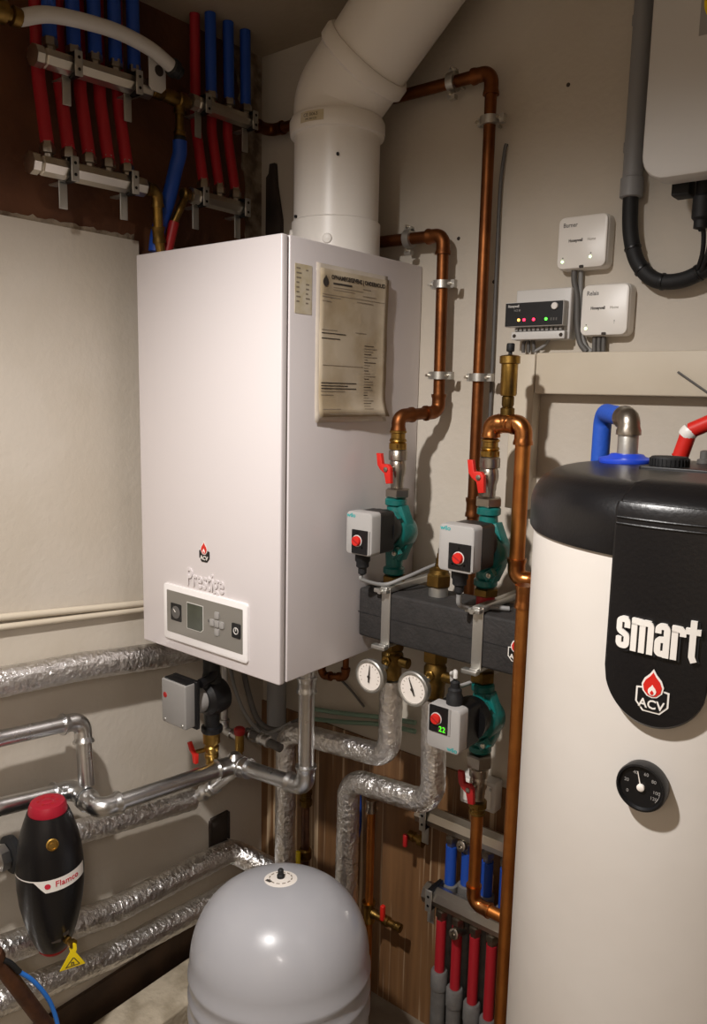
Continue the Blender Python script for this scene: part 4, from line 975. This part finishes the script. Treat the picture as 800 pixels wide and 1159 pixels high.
# brown pipe and blue cable at the bottom left
p0, p1 = at(-12, 1076, 'X', .26), at(58, 1168, 'X', .26)
t = thing('old_pipe', 'rusty brown pipe leaning across the bottom left corner', 'pipe', p1)
MB().tube([p0 - (p1 - p0) * .4, p1 + (p1 - p0) * .8], .0155, 18).build('tube', 'rust', t)
d = (p1 - p0).normalized()
MB().lathe(p1 - d * .022, d, [(.017, 0), (.020, .003), (.020, .016), (.017, .018)], 16).build('collar', 'brassd', t)
MB().lathe(p0 + d * .01, d, [(.017, 0), (.0195, .003), (.0195, .02), (.017, .024)], 16).build('collar', 'rust', t)
t = thing('cable', 'blue cable curving over the brown pipe at the bottom left', 'cable', p1)
MB().tube(spline([at(22, 1100, 'X', .275), at(36, 1109, 'X', .278), at(50, 1124, 'X', .28), at(60, 1142, 'X', .28), at(67, 1172, 'X', .28), at(72, 1240, 'X', .28)], 8), .0046, 12).build('sheath', 'bluec', t)
MB().tube(spline([at(-14, 1086, 'X', .265), at(8, 1088, 'X', .272), at(22, 1100, 'X', .275)], 8), .0056, 12).build('end_sleeve', 'rubber', t)

# ================================================================== STORAGE TANK
TX, TY, TR = 1.404, -.41, .2825
ta = thing('storage_tank', 'tall white hot water tank with black top and black badge panel', 'tank', (TX, TY, 0))
MB().lathe((TX, TY, 0), (0, 0, 1), [(TR - .01, .0), (TR, .02), (TR, 1.5405), (TR - .01, 1.5405)], 96).build('jacket', 'tank', ta)
prof = [(TR - .012, 1.541), (TR + .004, 1.541), (TR + .0065, 1.545), (TR + .0065, 1.580)]
for k in range(1, 11):
    a = PI / 2 * k / 10; prof.append((TR + .0065 - .060 * (1 - math.cos(a)), 1.580 + .055 * math.sin(a)))
prof += [(.12, 1.639), (.0002, 1.640)]
cap = MB().lathe((TX, TY, 0), (0, 0, 1), prof, 96).build('top_cover', 'cap', ta)
def tfn(th, z, off=0.):
    r = TR + off; return V((TX + r * math.sin(th), TY - r * math.cos(th), z))
# black badge panel with a round lower end, wrapped on the tank
a0, a1, zc_ = math.radians(-12.2), math.radians(12.6), 1.392
cols = []; n = 44
for i in range(n + 1):
    th = a0 + (a1 - a0) * i / n; f = (i / n - .5) * 2
    zb = zc_ - .064 * math.sqrt(max(0, 1 - f * f))
    cols.append((th, zb))
b = MB()
OFF = .0145
def pz(zb, k): return zb + (1.606 - zb) * k / 12
sec = []
for th, zb in cols:
    row = [tfn(th, zb, -.001)] + [tfn(th, zb + .0035 if k == 0 else pz(zb, k), OFF if k else OFF - .0035) for k in range(13)]
    row.insert(2, tfn(th, zb + .007, OFF))
    row += [tfn(th, 1.6135, OFF - .004), tfn(th, 1.6135, OFF - .010), tfn(th, 1.6165, OFF - .012), tfn(th, 1.636, -.026), tfn(th, 1.6395, -.06), tfn(th, 1.6405, -.17)]
    sec.append(row)
b.grid(sec, closed=False, cap=False)
e0_, e1_ = [], []
for row, th in ((sec[0], a0), (sec[-1], a1)):
    b.grid([row, [p + (V((TX, TY, p.z)) - p).normalized() * .012 + V((0, 0, -.004)) for p in row]], closed=False, cap=False)
pn = b.build('badge_panel', 'cap', ta)
bmm = bmesh.new(); bmm.from_mesh(pn.data); bmesh.ops.remove_doubles(bmm, verts=bmm.verts, dist=1e-6); bmesh.ops.recalc_face_normals(bmm, faces=bmm.faces); bmm.to_mesh(pn.data); bmm.free()
for z in (1.5865, 1.5945):
    b = MB(); b.tube([tfn(a0 + (a1 - a0) * (i / 30 * .96 + .02), z, OFF + .0002) for i in range(31)], .0016, 8); b.build('ridge', 'cap', pn)
def tf(th0, z0, base): return lambda x, y, z: tfn(th0 + x / (TR + base), z0 + y, base + z)
def slanted(th0, z0, base): return lambda x, y, z: tfn(th0 + x / (TR + base), z0 + y + x * .02, base + z)
def stroke(b, path, w, z0, z1, fn, rad=.09):
    P = resample(fillet([V((x, y, 0)) for x, y in path], rad, 6), .12)
    L, R = [], []
    for i in range(len(P)):
        d = (P[min(i + 1, len(P) - 1)] - P[max(i - 1, 0)]).normalized(); nn = V((-d.y, d.x, 0)) * w / 2
        L.append(P[i] + nn); R.append(P[i] - nn)
    g = lambda pts, z: [fn(p.x, p.y, z) for p in pts]
    b.grid([g(L, z0), g(L, z1), g(R, z1), g(R, z0), g(L, z0)], closed=False, cap=False)
    for k in (0, -1): b.bm.faces.new([b.bm.verts.new(q) for q in (fn(L[k].x, L[k].y, z0), fn(L[k].x, L[k].y, z1), fn(R[k].x, R[k].y, z1), fn(R[k].x, R[k].y, z0))])
WORD = [(0, [[(.33, .66), (.33, .90), (.085, .90), (.085, .55), (.33, .42), (.33, .10), (.085, .10), (.085, .34)]]),
        (.46, [[(.085, 0), (.085, 1)], [(.085, .80), (.085, .91), (.325, .91), (.325, 0)], [(.325, .80), (.325, .91), (.565, .91), (.565, 0)]]),
        (1.15, [[(.085, .70), (.085, .91), (.325, .91), (.325, 0)], [(.325, .52), (.085, .52), (.085, .10), (.325, .10)]]),
        (1.60, [[(.085, 0), (.085, 1)], [(.085, .80), (.085, .91), (.30, .91), (.30, .72)]]),
        (1.96, [[(.20, 1.22), (.20, .18), (.27, .02)], [(.0, .91), (.40, .91)]])]
def word(fn, s, w, z0, z1, name, m):
    b = MB()
    for x0, strokes in WORD:
        for p in strokes:
            P = [(x + x0, y) for x, y in p]
            stroke(b, P, w, z0, z1, lambda x, y, z: fn((x - 1.18) * s, (y - .5) * s, z))
    return b.build(name, m, pn, flat=True)
word(tf(math.radians(.9), 1.4470, OFF), .0425, .235, -.003, .0030, 'lettering_shadow', 'rubber')  # black outline behind the letters, shifted to stand in for their shadow
word(tf(math.radians(.5), 1.4490, OFF), .0425, .172, -.003, .0050, 'lettering', 'whitep')
emblem('flame_emblem', pn, tf(math.radians(.5), 1.371, OFF), .0215)
# dial thermometer
dz = 1.2515; dth = math.radians(-.3); dc = tfn(dth, dz, 0); nrm = V((math.sin(dth), -math.cos(dth), 0)); ex = V((math.cos(dth), math.sin(dth), 0)); ez = V((0, 0, 1))
dl = MB().lathe(dc, nrm, [(.0285, -.004), (.0310, .002), (.0320, .016), (.0310, .020), (.0285, .0205), (.0265, .0165), (.0002, .0160)], 48).build('thermometer', 'black', ta)
MB().lathe(dc + nrm * .0162, nrm, [(.0048, 0), (.0048, .003), (.003, .004), (.0002, .004)], 20).build('hub', 'dialw', dl)
a = math.radians(-14); nx = ex * math.cos(a) - ez * math.sin(a) * -1 if False else (ex * math.cos(a) + ez * math.sin(a) * -1); ny = ez * math.cos(a) + ex * math.sin(a)
MB().prism([(-.0008, 0), (.0008, 0), (.0004, .021), (-.0004, .021)], dc + nrm * .018, nx, ny, .0006).build('needle', 'dialw', dl)
for s, ang in (('0', -120), ('20', -76), ('40', -25), ('60', 16), ('80', 52), ('100', 95), ('120', 122)):
    q = math.radians(ang); c = dc + nrm * .0162 + ex * .0195 * math.sin(q) + ez * .0195 * math.cos(q)
    text(s, .0062, 'numeral', 'grey', dl, frame_fn(c, ex, ez), .0003)
b = MB(); pts = []
for k in range(9):
    q = math.radians(88 + 5 * k); pts.append(dc + nrm * .0164 + ex * .0238 * math.sin(q) + ez * .0238 * math.cos(q))
b.tube(pts, .0004, 6); b.build('scale_arc', 'grey', dl)

# fittings on top of the tank
zt = 1.6395
pb = at(709, 522, 'Z', zt); R2 = (pb.x - TX) ** 2 + (pb.y - TY) ** 2
pb = V((pb.x, pb.y, zt))
t = thing('cold_water_fitting', 'nickel elbow on blue gasket ring on top of the tank', 'pipe fitting', pb)
MB().lathe(pb, (0, 0, 1), [(.043, -.004), (.045, .001), (.044, .005), (.030, .008), (.026, .012), (.018, .013)], 40).build('gasket', 'bluering', t)
zs = at(709, 492, 'Y', pb.y).z
MB().lathe(pb + V((0, 0, .008)), (0, 0, 1), [(.0165, 0), (.0165, zs - zt - .006), (.0150, zs - zt - .002)], 24).build('socket', 'zinc', t)
ze = at(709, 473, 'Y', pb.y).z
ex_ = V((-.58, .81, 0)).normalized()
rimmed(fillet([pb + V((0, 0, zs - zt)), V((pb.x, pb.y, ze)), V((pb.x, pb.y, ze)) + ex_ * .034], .016, 8), .0175, .0025, 'nickel', 'elbow', t)
st_ = V((pb.x, pb.y, ze)) + ex_ * .032
bend = st_ + ex_ * .140 + V((0, 0, .006))
MB().tube(fillet([st_, bend + V((0, 0, .0)), V((bend.x - .004, bend.y + .006, 1.30))], .026, 8), .0165, 20).build('insulated_pipe', 'blue', t)
kb = at(757, 529, 'Z', zt)
t = thing('screw_cap', 'ribbed black screw cap on top of the tank', 'cap', kb)
MB().lathe((kb.x, kb.y, zt - .002), (0, 0, 1), [(.027, 0), (.028, .003), (.028, .016), (.026, .0185), (.0002, .019)], 40).build('lid', 'rubber', t)
for k in range(30):
    a = k * PI / 15; MB().box(-.001, .001, 0, .0014, 0, .013).xf(lambda q: V((kb.x + (.0278 + q.y) * math.cos(a) - q.x * math.sin(a), kb.y + (.0278 + q.y) * math.sin(a) + q.x * math.cos(a), zt + q.z + .001))).build('rib', 'rubber', t)
ry = -.26
r0, r1, r2 = at(770, 516, 'Y', ry), at(779, 491, 'Y', ry), at(806, 477, 'Y', ry)
t = thing('hot_water_pipe', 'red insulated pipe bending right behind the screw cap', 'pipe', r0)
MB().tube([V((r0.x - .004, ry, 1.6405)), r0, r1], .0135, 18).build('insulation', 'red', t)
MB().tube([r1 + V((.004, 0, .006)), r2, r2 + (r2 - r1) * 3], .0135, 18).build('insulation', 'red', t)
MB().lathe(r1 + V((-.005, 0, -.005)), (r2 - r0), [(.0138, 0), (.0150, .004), (.0150, .012), (.0138, .016)], 18).build('tape', 'whitep', t)
nb = at(797, 524, 'Z', zt)
t = thing('sensor_gland', 'small grey gland on the tank top at the right edge', 'pipe fitting', nb)
MB().lathe((nb.x, nb.y, zt - .003), (0, 0, 1), [(.012, 0), (.012, .008), (.008, .010), (.008, .022), (.003, .024)], 12).build('body', 'cabled', t)
gp = MB(); c0 = V((kb.x + .03, kb.y - .03, zt))
gp.prism(rrect(.12, .035, .004), (c0.x, c0.y, zt + .003), (1, 0, 0), (0, 1, 0), .005, bev=.001)
gp.build('cover_plate', 'black', ta)

# ================================================================== WALL BOXES AND MODULE
def relay(x0, x1, z0, z1, name, lab, leds, head, tick):
    t = thing('relay_box', lab, 'relay', ((x0 + x1) / 2, -.02, z0)); cx, cz = (x0 + x1) / 2, (z0 + z1) / 2
    MB().prism(rrect(x1 - x0, z1 - z0, .014), (cx, -.030, cz), *FRONT, .0295, bev=.003).build('case', 'whitep', t)
    f = MB().prism(rrect(x1 - x0 - .003, z1 - z0 - .003, .013), (cx, -.036, cz), *FRONT, .0062, bev=.003).build('front_cover', 'whitep', t)
    y = -.036
    text(head, .0125, 'print', 'cabled', f, frame_fn((x0 + .012, y, z1 - .019), *FRONT), .0003, .9, .0002, align='LEFT')
    text('Honeywell', .0088, 'print', 'ink', f, frame_fn((cx - .014, y, cz + .004), *FRONT), .0003, .82, .0003)
    text('Home', .0088, 'print', 'inkl', f, frame_fn((cx + .021, y, cz + .004), *FRONT), .0003, .82)
    for dx, dz in leds:
        MB().lathe((x0 + dx, y, z0 + dz), (0, -1, 0), [(.0026, -.001), (.0026, .0006), (.0002, .0009)], 14).build('led', 'ledw', f)
        MB().prism(rrect(.0028, .0022, .0004), (x0 + dx + .0008, y - .0002, z0 + dz + .0075), *FRONT, .0004).build('led_symbol', 'cabled', f)
    if tick: text('!', .011, 'led_symbol', 'cabled', f, frame_fn((x0 + .075, y, z0 + .028), *FRONT), .0003)
    MB().prism(rrect(.010, .006, .002), (cx + .002, y - .0002, z0 + .0045), *FRONT, .003).build('latch', 'slate', f)
    return t
relay(.928, 1.039, 2.012, 2.122, 'a', 'upper white relay box with two lit green lamps', [(.014, .017), (.076, .023)], 'Burner', False)
relay(.990, 1.094, 1.871, 1.978, 'b', 'lower white relay box with a single lit green lamp', [(.014, .016)], 'Relais', True)
t = thing('controller_module', 'grey controller module with black front and red lamps beside lower relay box', 'controller', (.90, -.03, 1.865))
MB().box(.836, .967, -.034, -.0005, 1.866, 1.976, .003).build('base', 'lgrey', t)
f = MB().box(.836, .963, -.050, -.034, 1.8665, 1.884, .002).build('terminal_cover', 'lgrey', t)
for x in (.844, .955): MB().lathe((x, -.050, 1.875), (0, -1, 0), [(.0042, 0), (.0042, .0006), (.0002, .0006)], 14).build('hole', 'voidm', f)
hb = MB(); hb.box(.824, .962, -.060, -.034, 1.894, 1.947, .002); fp = hb.build('front_housing', 'lgrey', t)
MB().prism(rrect(.136, .050, .001), (.893, -.0608, 1.9205), *FRONT, .001).build('black_front', 'black', fp)
for k in range(11): MB().box(.842 + k * .0105, .849 + k * .0105, -.046, -.034, 1.8855, 1.8925, .001).build('terminal', 'grey', t)
for x, m_ in ((.8585, 'leda'), (.8715, 'ledr'), (.8945, 'ledr'), (.9235, 'ledg')):
    MB().lathe((x, -.0608, 1.9085), (0, -1, 0), [(.0031, 0), (.0031, .0008), (.0002, .001)], 14).build('led', m_, fp)
for k in range(3): MB().box(.934 + k * .006, .937 + k * .006, -.0612, -.0606, 1.905, 1.911).build('scale_mark', 'cabled', fp)
MB().lathe((.943, -.0608, 1.935), (0, -1, 0), [(.0075, 0), (.0072, .004), (.006, .005), (.0002, .005)], 24).build('button', 'whitep', fp)
text('Honeywell', .0078, 'print', 'lgrey', fp, frame_fn((.831, -.0608, 1.9385), *FRONT), .0003, .8, .0002, align='LEFT')
text('HCE 80', .0062, 'print', 'grey', fp, frame_fn((.846, -.0608, 1.929), *FRONT), .0003, .8, align='LEFT')
# cables of module and relays
for i, (x, lean, lab) in enumerate(((.858, -.004, 'leftmost grey cable below the controller module'), (.867, 0, 'second grey cable below the controller module'), (.876, .004, 'third grey cable below the controller module'))):
    cable([(x, -.024, 1.868), (x + lean, -.024, 1.855), (x + lean, -.022, 1.8395)], .0042, 'cabled', lab)
cable([(.915, -.022, 1.867), (.905, -.022, 1.855), (.882, -.022, 1.842)], .0035, 'cable', 'slanting grey cable below the controller module')
cable([(.963, -.018, 2.015), (.964, -.018, 1.99), (.972, -.016, 1.955), (.976, -.016, 1.90), (.985, -.016, 1.86), (1.002, -.018, 1.8395)], .0065, 'cabled', 'grey cable from the upper relay box down beside the lower one')
cable([(.975, -.012, 2.014), (.976, -.010, 1.97), (.979, -.010, 1.90), (.994, -.012, 1.855), (1.012, -.014, 1.8395)], .0050, 'cable', 'pale grey cable from the upper relay box passing behind the lower one')
for i, x in enumerate((1.018, 1.028, 1.038)):
    cable([(x, -.018, 1.873), (x, -.018, 1.855), (x + .001, -.018, 1.8395)], .0048, 'cabled', ('left', 'middle', 'right')[i] + ' of the three short cables below the lower relay box')

# ================================================================== INVERTER, CONDUIT AND CABLES AT THE RIGHT
iv = thing('inverter', 'large pale rounded inverter box high on the right of the wall', 'inverter', (1.4, -.1, 2.13))
ix0, ix1, iz0, iz1 = 1.157, 1.62, 2.128, 2.60
MB().prism(rrect(ix1 - ix0 - .02, iz1 - iz0 - .02, .04, 8), ((ix0 + ix1) / 2, -.150, (iz0 + iz1) / 2), *FRONT, .1495).build('body', 'grey', iv)
MB().prism(rrect(ix1 - ix0, iz1 - iz0, .045, 8), ((ix0 + ix1) / 2, -.200, (iz0 + iz1) / 2), *FRONT, .05, bev=.008).build('front_cover', 'lgrey', iv)
s0 = at(790.5, 41, 'Y', -.2005)
wp = MB().prism([(0, 0), (.10, 0), (.10, .16), (0, .16)], (s0.x, -.2006, s0.z), *FRONT, .0005).build('warning_plate', 'grey', iv)
ctr = V((s0.x + .048, -.2011, s0.z + .052))
MB().lathe(ctr + V((0, .0005, 0)), (0, -1, 0), [(.043, 0), (.043, .0004), (.0002, .0004)], 40).build('yellow_disc', 'yellow', wp)
MB().prism([(-.032, -.018), (.032, -.018), (0, .036)], ctr, *FRONT, .0004).build('triangle', 'ink', wp)
MB().prism([(-.024, -.013), (.024, -.013), (0, .027)], ctr + V((0, -.0005, 0)), *FRONT, .0004).build('triangle_field', 'yellow', wp)
MB().prism([(-.002, .014), (.005, .014), (.001, .004), (.006, .004), (-.003, -.011), (-.001, 0), (-.005, 0)], ctr + V((0, -.001, 0)), *FRONT, .0004).build('bolt_symbol', 'ink', wp)
c_ = at(774, 208, 'Y', -.12)
MB().box(c_.x - .016, c_.x + .016, -.14, -.10, iz0 - .018, iz0 + .012, .003).build('connector', 'rubber', iv)
c2_ = at(795, 225, 'Y', -.12)
MB().lathe((c2_.x, -.12, iz0 + .012), (0, 0, -1), [(.013, 0), (.013, .03), (.0165, .034), (.0165, .070), (.012, .075), (.012, .088), (.006, .09)], 16).build('connector', 'rubber', iv)
MB().lathe((c2_.x + .04, -.12, iz0 + .012), (0, 0, -1), [(.013, 0), (.013, .03), (.0165, .034), (.0165, .070), (.012, .075), (.012, .088), (.006, .09)], 16).build('connector', 'rubber', iv)
ct, cb_ = at(718, 15, 'Y', -.028), at(714, 223, 'Y', -.028)
cx_ = cb_.x
t = thing('conduit', 'grey plastic conduit running up the wall left of the inverter', 'conduit', (cx_, -.028, cb_.z))
MB().cyl((cx_, -.028, cb_.z), (cx_, -.028, H - .001), .0195, seg=24).build('tube', 'pvc', t)
MB().lathe((cx_, -.028, cb_.z - .002), (0, 0, 1), [(.0195, 0), (.0225, .002), (.0225, .038), (.0195, .040)], 24).build('collar', 'pvc', t)
for z in (cb_.z + .09, cb_.z + .33):
    MB().box(cx_ - .027, cx_ + .027, -.020, -.001, z, z + .022, .003).build('saddle', 'pvc', t)
cab = [V((cx_, -.028, cb_.z + .04)), V((cx_, -.028, cb_.z - .02)), at(714, 268, 'Y', -.03), at(722, 298, 'Y', -.03), at(742, 317, 'Y', -.032), at(772, 317, 'Y', -.036), at(803, 301, 'Y', -.045), at(830, 275, 'Y', -.06), at(850, 240, 'Y', -.08)]
t = thing('cable', 'thick black cable looping from the grey conduit to below the inverter', 'cable', cab[0])
MB().tube(spline(cab, 10), .0155, 18).build('sheath', 'rubber', t)
sp = spline(cab, 10)
for k in (24, 33, 43, 56):
    MB().lathe(sp[k] - (sp[k + 1] - sp[k]).normalized() * .003, sp[k + 1] - sp[k], [(.0155, 0), (.0172, .001), (.0172, .005), (.0155, .006)], 18).build('cable_tie', 'black', t)
cable([V((c2_.x, -.12, iz0 - .078)), at(796, 262, 'Y', -.11), at(795, 285, 'Y', -.09), at(789, 306, 'Y', -.052)], .0042, 'rubber', 'left thin black cable from the inverter plug to the thick cable')
cable([V((c2_.x + .04, -.12, iz0 - .078)), at(806, 265, 'Y', -.11), at(801, 285, 'Y', -.09), at(793, 308, 'Y', -.052)], .0042, 'rubber', 'right thin black cable from the inverter plug to the thick cable')
# thin stick lying against the header board
s0, s1 = at(767, 421, 'Y', -.0435), at(803, 446, 'Y', -.0435)
tag(MB().tube([s0, s1, s1 + (s1 - s0)], .0022, 8).build('wire', 'cabled'), 'stiff thin wire slanting across the cream header board', 'wire')
# screw holes left in the wall
for i, (u, v) in enumerate(((519, 270), (559, 319), (643, 96))):
    c = at(u, v, 'Y', 0)
    tag(MB().lathe(c, (0, -1, 0), [(.0045, -.003), (.0045, .0008), (.002, .0012), (.0002, .0005)], 10).build('wall_plug', 'slate'), ('small dark plug in the wall beside the short copper pipe elbow', 'small dark plug in the wall just right of the tall copper pipe', 'small dark plug in the bare wall left of the grey conduit')[i], 'wall plug')

# ================================================================== LIGHT
def area(name, loc, target, size, power, col, shp='DISK'):
    l = bpy.data.lights.new(name, 'AREA'); l.shape = shp; l.size = size; l.energy = power; l.color = col
    o = bpy.data.objects.new(name, l); COL.objects.link(o); o.location = loc
    o.rotation_euler = (V(target) - V(loc)).to_track_quat('-Z', 'Y').to_euler(); return o
def spot(name, loc, target, size, power, col, ang, blend):
    l = bpy.data.lights.new(name, 'SPOT'); l.energy = power; l.color = col; l.spot_size = math.radians(ang); l.spot_blend = blend; l.shadow_soft_size = size
    o = bpy.data.objects.new(name, l); COL.objects.link(o); o.location = loc
    o.rotation_euler = (V(target) - V(loc)).to_track_quat('-Z', 'Y').to_euler(); return o
spot('ceiling_spot_lamp', (.93, -1.56, 2.53), (.74, -.42, .15), .035, 146, (1, .96, .925), 116, 1.0)
area('room_fill', (2.2, -2.2, 2.3), (1.5, -3.4, 1.2), .5, 28, (1, .92, .85))  # unseen fill added behind the camera, aimed at wall_front for bounce and metal reflections
wd = bpy.data.worlds.new('world'); SC.world = wd; wd.use_nodes = True
wd.node_tree.nodes['Background'].inputs['Color'].default_value = (.5, .42, .33, 1); wd.node_tree.nodes['Background'].inputs['Strength'].default_value = .05
SC.view_settings.view_transform = 'Standard'; SC.view_settings.look = 'None'; SC.view_settings.gamma = 1; SC.view_settings.exposure = 0.0
SC.view_settings.use_curve_mapping = False
